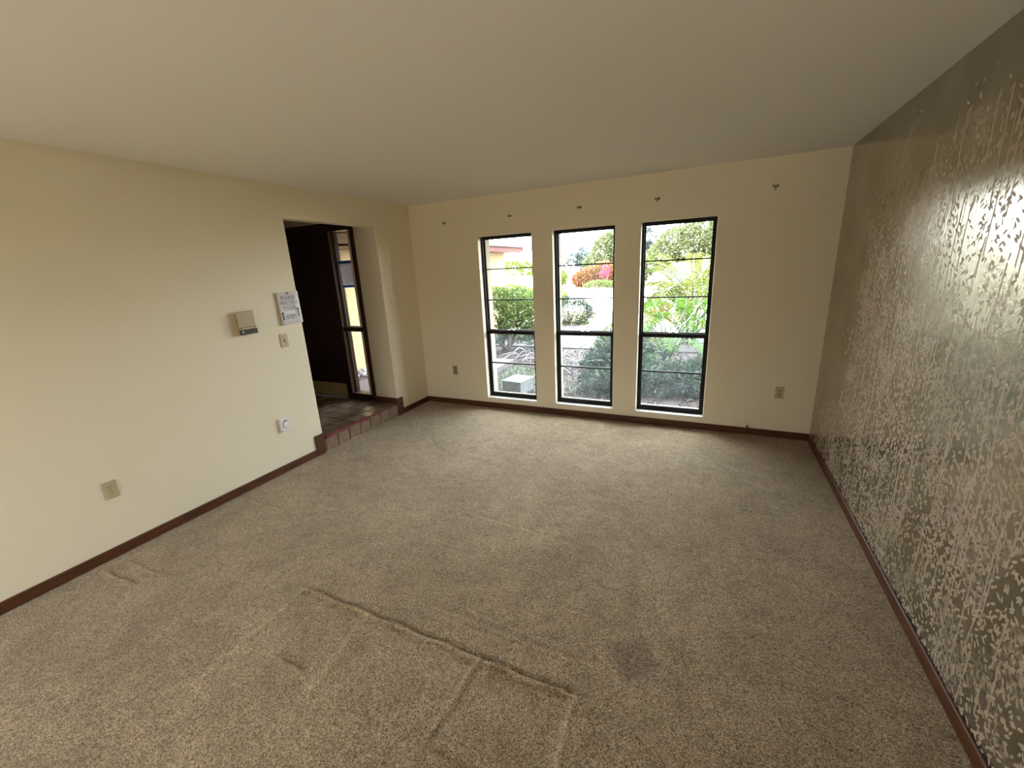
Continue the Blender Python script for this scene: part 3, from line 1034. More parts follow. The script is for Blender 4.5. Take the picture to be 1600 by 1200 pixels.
# coax stub on the baseboard
e = empty('cable_stub', (3.766, -0.013, 0.055), 'black cable connector poking out above the back baseboard, right of windows', 'cable')
MB().tube([(3.766, -0.013, 0.056), (3.766, -0.026, 0.060), (3.764, -0.030, 0.076), (3.760, -0.026, 0.088)], 0.006, 8).build('cable', m_slot, e, smooth=True)
MB().tube([(3.760, -0.026, 0.084), (3.757, -0.022, 0.098)], 0.0085, 8).build('connector', m_steel, e)
o = MB().tube([(1.93, -1.10, 0.004), (1.938, -1.13, 0.008), (1.95, -1.155, 0.004)], 0.0025, 5).build('thread', m_slot)
tag(o, 'tiny dark thread lying on the carpet before the middle window', 'thread')
#OUTSIDE
# ------------------------------------------------------------------ OUTSIDE
GZ = -0.25
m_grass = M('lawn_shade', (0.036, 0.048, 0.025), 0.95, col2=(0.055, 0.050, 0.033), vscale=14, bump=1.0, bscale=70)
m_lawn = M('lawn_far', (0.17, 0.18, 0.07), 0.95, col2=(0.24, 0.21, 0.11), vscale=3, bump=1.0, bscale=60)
m_mulch = M('mulch', (0.026, 0.017, 0.014), 0.95, col2=(0.056, 0.040, 0.036), vscale=38, bump=1.0, bscale=60)
m_path = M('paver_path', (0.036, 0.030, 0.034), 0.85, var=0.25, vscale=6, bump=0.5, bscale=60)
m_street = M('street', (0.66, 0.64, 0.62), 0.9, var=0.08, vscale=2)
m_curb = M('curb', (0.60, 0.57, 0.52), 0.85)
m_porch = M('porch_slab', (0.09, 0.072, 0.075), 0.7, var=0.25, vscale=9)
m_stone = M('stone', (0.149, 0.149, 0.158), 0.9, col2=(0.090, 0.095, 0.104), vscale=25, bump=1.0, bscale=40)
m_rock = M('rock_white', (0.248, 0.234, 0.225), 0.85, var=0.4, vscale=12)
m_bark = M('bark', (0.077, 0.054, 0.041), 0.95, var=0.4, vscale=20, stretch=(1, 1, 4), bump=0.8, bscale=40)
m_stick = M('pale_stick', (0.225, 0.211, 0.211), 0.8, var=0.3, vscale=20)
m_twig = M('twig', (0.149, 0.117, 0.108), 0.9, var=0.4, vscale=30)


m_patio = M('patio', (0.40, 0.38, 0.35), 0.9)


def slab(name, pts, z, th, mat):
    n = len(pts)
    V = [(x, y, z) for x, y in pts] + [(x, y, z - th) for x, y in pts]
    F = [tuple(range(n)), tuple(range(2 * n - 1, n - 1, -1))] + [(i, i + n, (i + 1) % n + n, (i + 1) % n) for i in range(n)]
    return tag(MB().add(V, F).build(name, mat), kind='structure')


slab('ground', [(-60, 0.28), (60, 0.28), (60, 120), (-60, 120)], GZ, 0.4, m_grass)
slab('garden_bed', [(-2.2, 4.95), (6, 4.95), (6, 0.9), (1.55, 0.9), (1.15, 1.8), (0.75, 2.7), (-0.4, 3.35), (-2.2, 3.7)], GZ + 0.012, 0.02, m_mulch)
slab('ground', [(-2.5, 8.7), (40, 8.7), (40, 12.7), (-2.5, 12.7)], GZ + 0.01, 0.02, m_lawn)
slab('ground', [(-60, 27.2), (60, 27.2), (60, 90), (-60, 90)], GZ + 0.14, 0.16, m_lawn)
slab('street', [(-60, 13.0), (60, 13.0), (60, 27), (-60, 27)], GZ + 0.006, 0.02, m_street)
slab('driveway', [(-30, 7.8), (-2.52, 7.8), (-2.52, 13), (-30, 13)], GZ + 0.012, 0.02, m_street)
slab('curb', [(-60, 12.7), (60, 12.7), (60, 12.98), (-60, 12.98)], GZ + 0.06, 0.1, m_curb)
slab('curb', [(-60, 27.0), (60, 27.0), (60, 27.3), (-60, 27.3)], GZ + 0.16, 0.2, m_curb)
slab('patio', [(-0.12, RY - 0.15), (-0.12, -40), (40, -40), (40, RY - 0.15)], -0.06, 0.3, m_patio)
wg = MB().box((-9, -11.1, -0.3), (14, -11.0, 2.5)).build('added_sky_block', m_twig)  # unseen fence, added to keep low sky light out of the rear doors
tag(wg, kind='structure')
slab('porch_floor', [(-2.2, Y2 + 0.14), (-0.2, Y2 + 0.14), (-0.2, 3.2), (-2.2, 3.2)], -0.13, 0.3, m_porch)
# paver walk: single pavers
pw = empty('paver_walk', (1.0, 6.8, GZ), kind='structure')
MB().box((-2.2, 5.0, GZ - 0.02), (4.6, 8.62, GZ + 0.008)).build('paver_bed', m_grout, pw)
pv0 = MB().box((-0.345, -0.255, 0), (0.345, 0.255, 0.03), 0.008).build('paver', m_path, pw, local=True)
k = 0
for i in range(9):
    for j in range(7):
        o = pv0 if k == 0 else pv0.copy()
        if k: COL.objects.link(o)
        o.location = (-3.2 + 0.36 + i * 0.71 + (0.2 if j % 2 else 0), -1.8 + 0.27 + j * 0.52, 0.006 + random.uniform(-0.003, 0.003))
        k += 1

# ---- garage wing with eave, porch roof and main roof
gx = -2.5
g = MB().box((gx - 6, Y2 + 0.14, -0.6), (gx, 7.7, 2.30)).build('wall_garage', m_ext_y)
tag(g, kind='structure')
gr = empty('roof_garage', (gx, 4, 2.15), kind='structure')
MB().box((gx - 6.6, Y2, 2.115), (gx + 0.57, 7.78, 2.135)).build('soffit', m_soffit, gr)
MB().box((gx + 0.57, 1.2, 2.115), (gx + 0.60, 7.81, 2.30), 0.004).build('fascia_board', m_fascia, gr)
MB().box((gx - 6.6, 7.781, 2.115), (gx + 0.57, 7.81, 2.30), 0.004).build('fascia_board', m_fascia, gr)
MB().box((gx + 0.601, 1.2, 2.245), (gx + 0.66, 7.86, 2.31), 0.006).build('drip_edge', M('drip_edge', (0.12, 0.09, 0.085), 0.7), gr)
MB().add([(gx + 0.66, -4, 2.30), (gx + 0.66, 7.86, 2.30), (gx - 6.6, 7.86, 2.30), (gx - 6.6, -4, 2.30), (gx - 3, -4, 3.05), (gx - 3, 4.4, 3.05)],
         [(0, 1, 5, 4), (1, 2, 5), (2, 3, 4, 5), (0, 3, 2, 1), (0, 4, 3)]).build('shingles', m_roof, gr)
pr_ = empty('roof_porch', (-1.2, 0.5, 2.2), kind='structure')
for i in range(14):
    yy = Y2 + 0.14 + i * 0.16
    MB().box((gx, yy + 0.004, 2.165), (-0.2, yy + 0.156, 2.180), 0.003).build('board', m_soffit, pr_)
MB().box((gx + 0.6, 1.62, 2.10), (-0.2, 1.66, 2.32), 0.004).build('fascia_board', m_fascia, pr_)
mr_ = empty('roof_main', (2, -3, 2.3), kind='structure')
MB().box((-0.2, 0.28, 2.25), (W + 1.5, 0.98, 2.27)).build('soffit', m_soffit, mr_)
MB().box((-0.2, 0.98, 2.22), (W + 1.5, 1.05, 2.84), 0.004).build('fascia_board', m_fascia, mr_)
MB().add([(-4, 1.05, 2.80), (W + 1.6, 1.05, 2.80), (W + 1.6, RY - 0.6, 2.80), (-4, RY - 0.6, 2.80), (-4, -3.5, 3.5), (W + 1.6, -3.5, 3.5),
          (-4, 1.05, 2.90), (W + 1.6, 1.05, 2.90)],
         [(6, 7, 5, 4), (0, 1, 7, 6), (2, 3, 4, 5), (0, 3, 2, 1), (0, 6, 4, 3), (1, 2, 5, 7)]).build('shingles', m_roof, mr_)
MB().add([(gx - 0.4, Y2+.02, 2.30), (-0.2, Y2+.02, 2.30), (-0.2, 1.66, 2.30), (gx - 0.4, 1.66, 2.30), (gx - 0.4, Y2+.02, 2.7), (-0.2, Y2+.02, 2.7), (-0.2, 1.66, 2.36), (gx - 0.4, 1.66, 2.36)],
         [(0, 1, 2, 3), (4, 7, 6, 5), (0, 4, 5, 1), (1, 5, 6, 2), (2, 6, 7, 3), (3, 7, 4, 0)]).build('shingles', m_roof, mr_)

# wire hanging on the garage wall
o = MB().tube([(gx + 0.02, 5.6, 2.08), (gx + 0.05, 5.62, 1.9), (gx + 0.03, 5.75, 1.75), (gx + 0.04, 5.72, 1.2), (gx + 0.02, 5.74, 0.6)], 0.012, 6).build('wall_cable', m_twig)
tag(o, 'thin loose cable hanging down the cream garage wall outside', 'cable')

# ---- stone block
sb = empty('stone_block', (0.66, 1.42, GZ), 'grey rough stone block on the grass outside the first window', 'stone')
ob = MB().box((-0.17, -0.16, 0), (0.17, 0.24, 0.205)).build('block', m_stone, sb, local=True)
bevel(ob, 0.012, 2)
ob = MB().box((-0.178, -0.168, 0.2055), (0.178, 0.248, 0.225)).build('cap', M('stone_cap', (0.12, 0.12, 0.13), 0.8, var=0.2, vscale=15), sb, local=True)
bevel(ob, 0.006, 2)
sb.rotation_euler = (0, 0, math.radians(-8))


def ico(r, sub=2, jit=0.15, sq=(1, 1, 1), seed=0):
    import bmesh
    bm = bmesh.new()
    bmesh.ops.create_icosphere(bm, subdivisions=sub, radius=r)
    q = random.Random(seed)
    for v in bm.verts:
        f = 1 + q.uniform(-jit, jit)
        v.co = Vector((v.co.x * sq[0], v.co.y * sq[1], v.co.z * sq[2])) * f
    V = [tuple(v.co) for v in bm.verts]
    F = [tuple(v.index for v in f.verts) for f in bm.faces]
    bm.free()
    return V, F


# rocks between porch and garage wall
rocks = [mesh('rock_source', *ico(0.07, 1, 0.22, (1.2, 0.9, 0.6), s), m_rock if s % 3 else m_stone) for s in range(4)]
rd = [o.data for o in rocks]
for o in rocks: bpy.data.objects.remove(o)
for i in range(40):
    x = random.uniform(-2.46, -2.22)
    y = random.uniform(0.5, 3.0)
    h = (-2.18 - x) / 0.3
    o = bpy.data.objects.new('rock', rd[i % 4])
    COL.objects.link(o)
    s = random.uniform(0.6, 1.5)
    o.scale = (s, s, s)
    o.rotation_euler = (0, 0, random.uniform(0, 6))
    o.location = (x, y, -0.13 + 0.12 * h + random.uniform(0, 0.03))
    tag(o, 'rough pale garden rock heaped against the cream garage wall beyond the sidelight', 'rock', 'rocks along the garage wall')
slab('garden_bed', [(-2.5, Y2 + 0.14), (-2.2, Y2 + 0.14), (-2.2, 3.2), (-2.5, 3.2)], -0.10, 0.4, m_mulch)


# ---- foliage
def leaves_np(P, Nn, ln, wd, r, curl=0.25):
    """one bent diamond per point P with outward direction Nn"""
    n = len(P)
    d = Nn + r.normal(0, 0.55, (n, 3))
    d /= np.linalg.norm(d, axis=1, keepdims=True)
    t = np.cross(d, r.normal(0, 1, (n, 3)))
    t /= np.linalg.norm(t, axis=1, keepdims=True)
    l = ln * r.uniform(0.6, 1.3, (n, 1))
    w = wd * r.uniform(0.7, 1.2, (n, 1))
    up = np.cross(d, t)
    a = P
    b = P + d * l * 0.5 + t * w * 0.5 + up * l * 0.06
    c = P + d * l - up * l * curl
    e = P + d * l * 0.5 - t * w * 0.5 + up * l * 0.06
    V = np.stack([a, b, c, e], 1).reshape(-1, 3)
    i = np.arange(n)[:, None] * 4
    F = np.concatenate([i + np.array([[0, 1, 2]]), i + np.array([[0, 2, 3]])], 0)
    return V, F


def blob_points(blobs, n, r, depth=0.25):
    """points near the surfaces of ellipsoid blobs (cx,cy,cz,rx,ry,rz)"""
    B = np.array(blobs, float)
    wts = (B[:, 3] * B[:, 4] + B[:, 3] * B[:, 5] + B[:, 4] * B[:, 5])
    k = r.choice(len(B), n, p=wts / wts.sum())
    u = r.normal(0, 1, (n, 3))
    u /= np.linalg.norm(u, axis=1, keepdims=True)
    s = 1 - depth * r.uniform(0, 1, (n, 1)) ** 1.5
    P = B[k, :3] + u * B[k, 3:] * s
    return P, u


def bush(name, base, blobs, n, ln, wd, mat, label, cat, group=None, trunks=(), tmat=None, seed=1, floor=None, outdir=1.0, depth=0.25, stems=True):
    r = np.random.default_rng(seed)
    e = empty(name, base, label, cat, group)
    P, u = blob_points(blobs, n, r, depth)
    if floor is not None:
        keep = P[:, 2] > floor
        P, u = P[keep], u[keep]
    V, F = leaves_np(P, u * outdir, ln, wd, r)
    f = mesh('foliage', V, F, mat, e)
    f['kind'] = 'stuff'
    b = MB()
    B = list(blobs)
    if trunks:
        for t in trunks: b.tube(t[0], t[1], 7)
    elif stems:
        for k in range(5):
            c = B[k % len(B)]
            b.tube([(base[0] + r.uniform(-.05, .05), base[1] + r.uniform(-.05, .05), base[2]),
                    ((base[0] + c[0]) / 2 + r.uniform(-.1, .1), (base[1] + c[1]) / 2, (base[2] + c[2]) / 2), (c[0], c[1], c[2])], [0.025, 0.02, 0.012], 6)
    if b.V: b.build('trunk', tmat or m_bark, e, smooth=True)
    return e


L_box = leaf_mat('boxwood_leaf', (0.014, 0.030, 0.020), (0.030, 0.052, 0.034))
L_hedge = leaf_mat('hedge_leaf', (0.045, 0.090, 0.027), (0.117, 0.162, 0.045), (0.189, 0.207, 0.081))
L_dark = leaf_mat('shade_leaf', (0.020, 0.038, 0.023), (0.045, 0.072, 0.041), (0.135, 0.162, 0.135))
L_yel = leaf_mat('palm_leaf', (0.030, 0.048, 0.004), (0.075, 0.09, 0.010), (0.11, 0.105, 0.02), 0.5)
L_cro = leaf_mat('croton_leaf', (0.24, 0.045, 0.045), (0.17, 0.13, 0.05), (0.06, 0.09, 0.02))
L_mag = leaf_mat('magenta_leaf', (0.30, 0.03, 0.09), (0.32, 0.06, 0.09))
L_tree = leaf_mat('far_tree_leaf', (0.055, 0.075, 0.03), (0.12, 0.14, 0.065), (0.18, 0.19, 0.11))
L_blue = leaf_mat('conifer_leaf', (0.045, 0.068, 0.068), (0.090, 0.117, 0.108))
L_lime = leaf_mat('lime_leaf', (0.07, 0.11, 0.015), (0.14, 0.17, 0.035), None, 0.55)
L_phil = leaf_mat('philodendron_leaf', (0.025, 0.075, 0.010), (0.05, 0.11, 0.015), None, 0.5, 0.3)

# first window: broad hedge shrub, strap plant at its foot
bush('hedge_shrub', (-1.1, 4.6, GZ), [(-1.25, 4.5, 0.62, 0.55, 0.5, 0.62), (-0.62, 4.55, 0.50, 0.5, 0.5, 0.5), (-0.25, 4.7, 0.52, 0.42, 0.5, 0.45), (-0.75, 4.7, 0.85, 0.50, 0.45, 0.35)],
     7000, 0.10, 0.045, L_hedge, 'broad leafy green shrub filling the middle of the first window', 'shrub', seed=3)
bush('hedge_shrub', (-5.0, 14.6, GZ), [(-5.6, 14.6, 0.25, 1.4, 0.8, 0.6), (-4.0, 14.9, 0.2, 1.2, 0.8, 0.55)], 3500, 0.16, 0.08, L_lime, 'lime green roadside hedge seen past the garage corner', 'shrub', seed=4)
bush('round_shrub', (-0.95, 9.15, GZ), [(-0.95, 9.15, 0.20, 0.80, 0.65, 0.50), (-0.75, 9.15, 0.10, 0.72, 0.62, 0.42)], 9000, 0.05, 0.028, L_box, 'clipped round dark green shrub at the far edge of the walk', 'shrub', seed=5, floor=GZ)


def strap_plant(name, base, n, ln, wd, mat, label, seed, lift=(0.3, 1.2), cat='plant'):
    r = random.Random(seed)
    e = empty(name, base, label, cat)
    for i in range(n):
        a = r.uniform(0, 2 * math.pi)
        el = r.uniform(*lift)
        l = ln * r.uniform(0.7, 1.2)
        seg = 6
        V, F = [], []
        for k in range(seg + 1):
            t = k / seg
            rad = l * t * math.cos(el) * (1 + 0.15 * t)
            z = l * t * math.sin(el) - 0.55 * l * t * t
            w = wd * (1 - t) ** 0.6 * (0.55 + 0.9 * t if t < 0.5 else 1.0) / 2
            px, py = -math.sin(a), math.cos(a)
            c = (math.cos(a) * rad, math.sin(a) * rad, z + 0.03)
            V += [(c[0] + px * w, c[1] + py * w, c[2] + w * 0.35), (c[0], c[1], c[2]), (c[0] - px * w, c[1] - py * w, c[2] + w * 0.35)]
        for k in range(seg):
            b = 3 * k
            F += [(b, b + 3, b + 4, b + 1), (b + 1, b + 4, b + 5, b + 2)]
        mesh('leaf', V, F, mat, e, smooth=True, local=True)
    return e


strap_plant('strap_leaf_plant', (-0.98, 3.95, GZ + 0.25), 30, 0.75, 0.05, L_dark, 'strap leaved plant at the foot of the shrub, outside the first window', 11)
strap_plant('strap_leaf_plant', (-0.25, 4.15, GZ + 0.2), 24, 0.55, 0.04, L_dark, 'smaller strap leaved clump right of the bare trunk under the shrub', 12)
bt = empty('bare_trunk', (-0.72, 4.05, GZ), 'grey bare trunk forking under the shrub in the first window', 'trunk')
MB().tube([(-0.72, 4.05, GZ), (-0.70, 4.08, 0.0), (-0.74, 4.2, 0.3), (-0.65, 4.4, 0.6)], [0.07, 0.05, 0.045, 0.03], 8).build('trunk', m_bark, bt, smooth=True)
MB().tube([(-0.70, 4.08, -0.02), (-0.55, 4.1, 0.15), (-0.42, 4.2, 0.4)], [0.035, 0.03, 0.02], 7).build('branch', m_bark, bt, smooth=True)
MB().tube([(-0.72, 4.05, -0.12), (-0.95, 4.0, 0.05), (-1.1, 4.1, 0.35)], [0.035, 0.03, 0.02], 7).build('branch', m_bark, bt, smooth=True)

# aerial roots / sticks by the middle window
def sticks(name, c, n, sx, sy, ln, rad, mat, seed, hz=0.35):
    r = random.Random(seed)
    out = []
    for i in range(n):
        x, y = c[0] + r.uniform(-sx, sx), c[1] + r.uniform(-sy, sy)
        a = r.uniform(0, 6.28)
        l = ln * r.uniform(0.6, 1.2)
        h = r.uniform(0.2, 1) * hz
        p = [(x + math.cos(a) * l * (t - .5) + math.sin(a * 3 + t * 4) * 0.07, y + math.sin(a) * l * (t - .5), GZ + 0.02 + h * math.sin(math.pi * t) * (1 if i % 2 else t)) for t in (0, .25, .5, .75, 1)]
        out.append((p, rad * r.uniform(0.7, 1.3)))
    return out


for i, (p, rd_) in enumerate(sticks('stick', (1.12, 3.15), 16, 0.42, 0.5, 0.6, 0.013, m_stick, 31)):
    o = MB().tube(p, [rd_, rd_, rd_, rd_ * .8, rd_ * .5], 6).build('dead_branch', m_stick, smooth=True)
    tag(o, 'pale curved dead branch lying in the mulch outside the middle window', 'branch', 'pale dead branches on the mulch')
for i, (p, rd_) in enumerate(sticks('stick', (-0.35, 3.75), 7, 0.45, 0.25, 0.45, 0.011, m_stick, 41, 0.3)):
    o = MB().tube(p, [rd_, rd_, rd_, rd_ * .8, rd_ * .5], 6).build('dead_branch', m_stick, smooth=True)
    tag(o, 'pale dead branch lying under the shrub outside the first window', 'branch', 'pale dead branches under the shrub')
b = MB()
r_ = random.Random(77)
for i in range(520):
    x, y = r_.uniform(-1.0, 3.8), r_.uniform(1.0, 4.9)
    if x < 1.5 and y < 3.5 - (x + 0.4) * 0.75 + 0.1: continue
    a, l = r_.uniform(0, 6.28), r_.uniform(0.08, 0.30)
    z = GZ + 0.02
    b.tube([(x, y, z), (x + math.cos(a) * l * .5, y + math.sin(a) * l * .5, z + r_.uniform(0.0, 0.06)), (x + math.cos(a) * l, y + math.sin(a) * l, z)], 0.005, 3, cap=False)
o = b.build('twig_litter', m_twig, fix=False)
tag(o, 'brown twig litter strewn over the mulch bed', 'twigs', kind='stuff')
r2 = np.random.default_rng(5)
n = 5200
P = np.stack([r2.uniform(-1.2, 3.9, n), r2.uniform(1.0, 4.9, n), np.full(n, GZ + 0.015)], 1)
P = P[~((P[:, 0] < 1.5) & (P[:, 1] < 3.5 - (P[:, 0] + 0.4) * 0.75 + 0.1))]
V, F = leaves_np(P, np.stack([r2.normal(0, 1, len(P)), r2.normal(0, 1, len(P)), np.full(len(P), 0.15)], 1), 0.07, 0.03, r2, 0.1)
o = mesh('leaf_litter', V, F, leaf_mat('dry_leaf', (0.035, 0.023, 0.021), (0.075, 0.058, 0.054), (0.15, 0.135, 0.135), 0.1, 0.8))
tag(o, 'dry purple brown leaf litter covering the mulch bed', 'leaves', kind='stuff')
n = 9000
P = np.stack([r2.uniform(-2.1, 1.6, n), r2.uniform(0.4, 3.7, n), np.full(n, GZ)], 1)
P = P[(P[:, 1] < 3.6 - (P[:, 0] + 0.4) * 0.75)]
V, F = leaves_np(P, np.stack([np.zeros(len(P)), np.zeros(len(P)), np.full(len(P), 1.2)], 1), 0.05, 0.012, r2, 0.3)
o = mesh('grass_tufts', V, F, leaf_mat('grass_blade', (0.054, 0.081, 0.041), (0.117, 0.135, 0.090), None, 0.3, 0.7))
tag(o, 'short pale green grass outside the first window', 'grass', kind='stuff')

# low shrubs under the middle and third windows
bush('shade_shrub', (2.05, 3.0, GZ), [(2.0, 3.1, 0.05, 0.52, 0.5, 0.42), (1.75, 2.75, -0.05, 0.35, 0.4, 0.28), (2.15, 2.6, -0.02, 0.4, 0.4, 0.3)], 3600, 0.15, 0.030, L_dark, 'dark green shrub on the right side of the middle window', 'shrub', seed=14, floor=GZ, depth=0.85)
bush('shade_shrub', (1.85, 1.75, GZ), [(1.95, 1.75, -0.12, 0.38, 0.35, 0.22), (2.2, 1.9, -0.05, 0.3, 0.35, 0.25)], 2600, 0.09, 0.022, L_dark, 'low feathery dark shrub low in the right corner of the middle window', 'shrub', seed=15, floor=GZ, depth=0.85)
bush('shade_shrub', (2.75, 1.95, GZ), [(2.60, 1.95, -0.10, 0.42, 0.38, 0.22), (3.10, 2.0, -0.06, 0.42, 0.38, 0.25), (2.85, 2.35, -0.08, 0.6, 0.3, 0.22), (3.5, 2.3, 0.0, 0.4, 0.4, 0.3)], 6000, 0.12, 0.022, L_dark, 'fine leaved dark shrub along the bottom of the third window', 'shrub', seed=16, floor=GZ, depth=0.85)
bush('lime_shrub', (1.4, 5.0, GZ), [(1.45, 4.75, -0.08, 0.35, 0.2, 0.22), (2.1, 4.7, 0.0, 0.4, 0.25, 0.25)], 1800, 0.08, 0.035, L_lime, 'sunlit lime shrub at the near edge of the walk', 'shrub', seed=17, floor=GZ)
bush('croton_shrub', (1.75, 10.65, GZ), [(1.62, 10.6, 0.18, 0.30, 0.35, 0.26), (1.85, 10.7, 0.08, 0.25, 0.3, 0.22)], 800, 0.12, 0.05, L_cro, 'small orange croton on the lawn seen low through the third window', 'shrub', seed=18, floor=GZ)


# ---- philodendron with lobed leaves on long stalks
def lobed_leaf(size, seed):
    """blade in local xy plane, tip along +x, cut into finger lobes"""
    r = random.Random(seed)
    V, F = [], []
    nl = 8
    spine = [(size * (i / nl), 0, -size * 0.18 * (i / nl) ** 2) for i in range(nl + 1)]
    for i in range(nl):
        x0 = spine[i]
        x1 = spine[i + 1]
        t = (i + 0.5) / nl
        L0 = size * (0.62 * math.sin(math.pi * (0.18 + 0.78 * t)) + 0.08)
        for sgn in (-1, 1):
            ang = math.radians(112 - 88 * t) + r.uniform(-.07, .07)
            dx, dy = math.cos(ang), math.sin(ang) * sgn
            l = L0 * r.uniform(0.85, 1.1)
            wv = size * 0.055
            mid = (x0[0] + dx * l * .55, dy * l * .55, x0[2] - 0.02 * size)
            tip = (x0[0] + dx * l, dy * l, x0[2] - size * (0.16 + r.uniform(0, .06)))
            px, py = -dy * wv, dx * wv
            b = len(V)
            V += [x0, x1, (mid[0] + px, mid[1] + py, mid[2] + .01), (mid[0] - px, mid[1] - py, mid[2] + .01), tip]
            F += [(b, b + 1, b + 2, b + 3), (b + 3, b + 2, b + 4)] if True else []
    return V, F


ph = empty('philodendron', (2.73, 3.15, GZ), 'large philodendron with lobed leaves on long stalks outside the third window', 'plant')
MB().tube([(2.73, 3.15, GZ), (2.72, 3.16, -0.1), (2.74, 3.12, 0.02)], [0.10, 0.085, 0.05], 10).build('trunk', m_bark, ph, smooth=True)
m_stalk = M('leaf_stalk', (0.035, 0.058, 0.035), 0.5)
tips = [((2.41, 3.6, 1.00), .42), ((2.80, 3.9, 1.02), .42), ((3.20, 3.4, 0.68), .40), ((2.44, 3.0, 0.62), .38), ((2.77, 3.0, 0.46), .36), ((3.14, 2.9, 0.40), .34),
        ((2.30, 2.85, 0.25), .30), ((1.85, 3.3, 0.66), .44), ((2.99, 3.6, 0.62), .38), ((3.25, 4.0, 0.95), .42), ((2.60, 3.3, 0.80), .40), ((2.25, 2.75, -0.02), .30),
        ((3.4, 3.1, 0.62), .4), ((2.1, 3.7, 0.80), .4), ((2.55, 2.72, 0.18), .26), ((2.45, 2.6, -0.02), .24), ((2.95, 4.2, 0.78), .42), ((2.2, 4.0, 0.55), .42)]
for i, (t, s) in enumerate(tips):
    t = Vector(t)
    b0 = Vector((2.735, 3.13, -0.02))
    dirh = Vector((t.x - b0.x, t.y - b0.y, 0))
    dirh = dirh.normalized() if dirh.length > 0.05 else Vector((0, -1, 0))
    V, F = lobed_leaf(s, 50 + i)
    lf = mesh('leaf', V, F, L_phil, ph, local=True)
    tilt = -0.35 if t.z > 0.4 else 0.25
    xax = (dirh * math.cos(0.5) - Vector((0, 0, math.sin(0.5 if t.z > .3 else .2)))).normalized()
    yax = Vector((0, 0, 1)).cross(xax).normalized()
    zax = xax.cross(yax)
    R = Matrix((xax, yax, zax)).transposed()
    lf.rotation_euler = R.to_euler()
    lf.location = t - ph.location
    mid = b0.lerp(t, 0.5) + Vector((0, 0, 0.10)) - dirh * 0.05
    tb_ = MB().tube([b0, b0.lerp(mid, 0.5) + Vector((0, 0, .02)), mid, mid.lerp(t, 0.6) + Vector((0, 0, .03)), t], [0.019, 0.014, 0.012, 0.010, 0.008], 6)
    tb_.build('leaf_stalk', m_stalk, ph, smooth=True)


# ---- clumping palm behind
def frond(p0, az, length, rise, mat, parent, seed, lw=0.035, ll=0.34, n=26):
    r = random.Random(seed)
    V, F = [], []
    pts = []
    for k in range(n + 1):
        t = k / n
        x = length * t * (0.55 + 0.35 * t)
        z = rise * math.sin(t * 2.1) * 0.95 - 0.35 * length * t ** 3
        pts.append(Vector((p0[0] + math.cos(az) * x, p0[1] + math.sin(az) * x, p0[2] + z)))
    side = Vector((-math.sin(az), math.cos(az), 0))
    for k in range(4, n + 1):
        t = k / n
        d = (pts[k] - pts[k - 1]).normalized()
        L1 = ll * (math.sin(math.pi * (0.15 + 0.8 * t)) + 0.15)
        for s in (-1, 1):
            q = (side * s * 0.8 + d * 0.75 + Vector((0, 0, 0.12))).normalized()
            L2 = L1 * r.uniform(.85, 1.1)
            a = pts[k]
            m = a + q * L2 * .5 + Vector((0, 0, .01))
            e = a + q * L2 - Vector((0, 0, L2 * .35))
            w = d * lw * .5
            b = len(V)
            V += [a - w * .4, a + w * .4, m + w, m - w, e]
            F += [(b, b + 1, b + 2, b + 3), (b + 3, b + 2, b + 4)]
    f = mesh('frond', [tuple(v) for v in V], F, mat, parent)
    MB().tube(pts[::3] + [pts[-1]], [0.014 * (1 - i / (len(pts[::3]) + 1)) + 0.003 for i in range(len(pts[::3]) + 1)], 5).build('rachis', m_stalk, f, smooth=True)


pm = empty('clumping_palm', (2.95, 5.9, GZ), 'yellow green feather leaved palm filling the upper third window', 'palm')
r_ = random.Random(5)
for k in range(7):
    a = k * 0.9
    MB().tube([(2.95 + .12 * math.cos(a), 5.9 + .12 * math.sin(a), GZ), (2.95 + .2 * math.cos(a), 5.9 + .2 * math.sin(a), 0.5)], [0.03, 0.022], 7).build('cane', m_stalk, pm, smooth=True)
for k in range(44):
    a = k * 2.399
    hh = 0.05 + 0.26 * (k % 5)
    frond((2.95 + .18 * math.cos(a), 5.9 + .18 * math.sin(a), hh), a, 1.5 * r_.uniform(.8, 1.15), 0.75 * r_.uniform(.6, 1.2), L_yel, pm, k)
pm2 = empty('clumping_palm', (3.2, 9.3, GZ), 'darker feather leaved palm behind the yellow green one in the third window', 'palm')
MB().tube([(3.2, 9.3, GZ), (3.2, 9.32, 0.6)], [0.06, 0.04], 7).build('cane', m_stalk, pm2, smooth=True)
for k in range(14):
    a = k * 2.399
    frond((3.2, 9.3, 0.5 + .1 * (k % 3)), a, 1.5 * r_.uniform(.8, 1.15), 0.7 * r_.uniform(.6, 1.2), L_hedge, pm2, 60 + k)

# ---- across the street
bush('croton_hedge', (-4.8, 25.5, GZ), [(-5.6, 30.0, 0.55, 1.0, 0.8, 0.8), (-4.6, 30.0, 0.8, 0.9, 0.8, 1.0), (-3.9, 30.0, 0.75, 0.75, 0.8, 0.75), (-6.4, 30.0, 0.5, 0.7, 0.6, 0.6)], 7000, 0.22, 0.10, L_cro, 'red and orange croton hedge across the street in the middle window', 'hedge', seed=21, floor=-0.1)
bush('bougainvillea', (-3.7, 28.2, GZ), [(-4.05, 28.25, 1.2, 0.22, 0.2, 0.28), (-4.25, 28.25, 0.85, 0.16, 0.15, 0.2), (-3.85, 28.25, 0.95, 0.14, 0.15, 0.16)], 220, 0.16, 0.10, L_mag, 'bright magenta flowering bush within the red hedge', 'bush', seed=22)
bush('green_shrub', (-4.2, 27.7, GZ), [(-4.4, 27.65, 0.05, 1.1, 0.25, 0.38), (-3.2, 27.65, 0.05, 0.7, 0.25, 0.35)], 2200, 0.14, 0.07, L_hedge, 'low green shrub at the foot of the red hedge', 'shrub', seed=23, floor=-0.1)
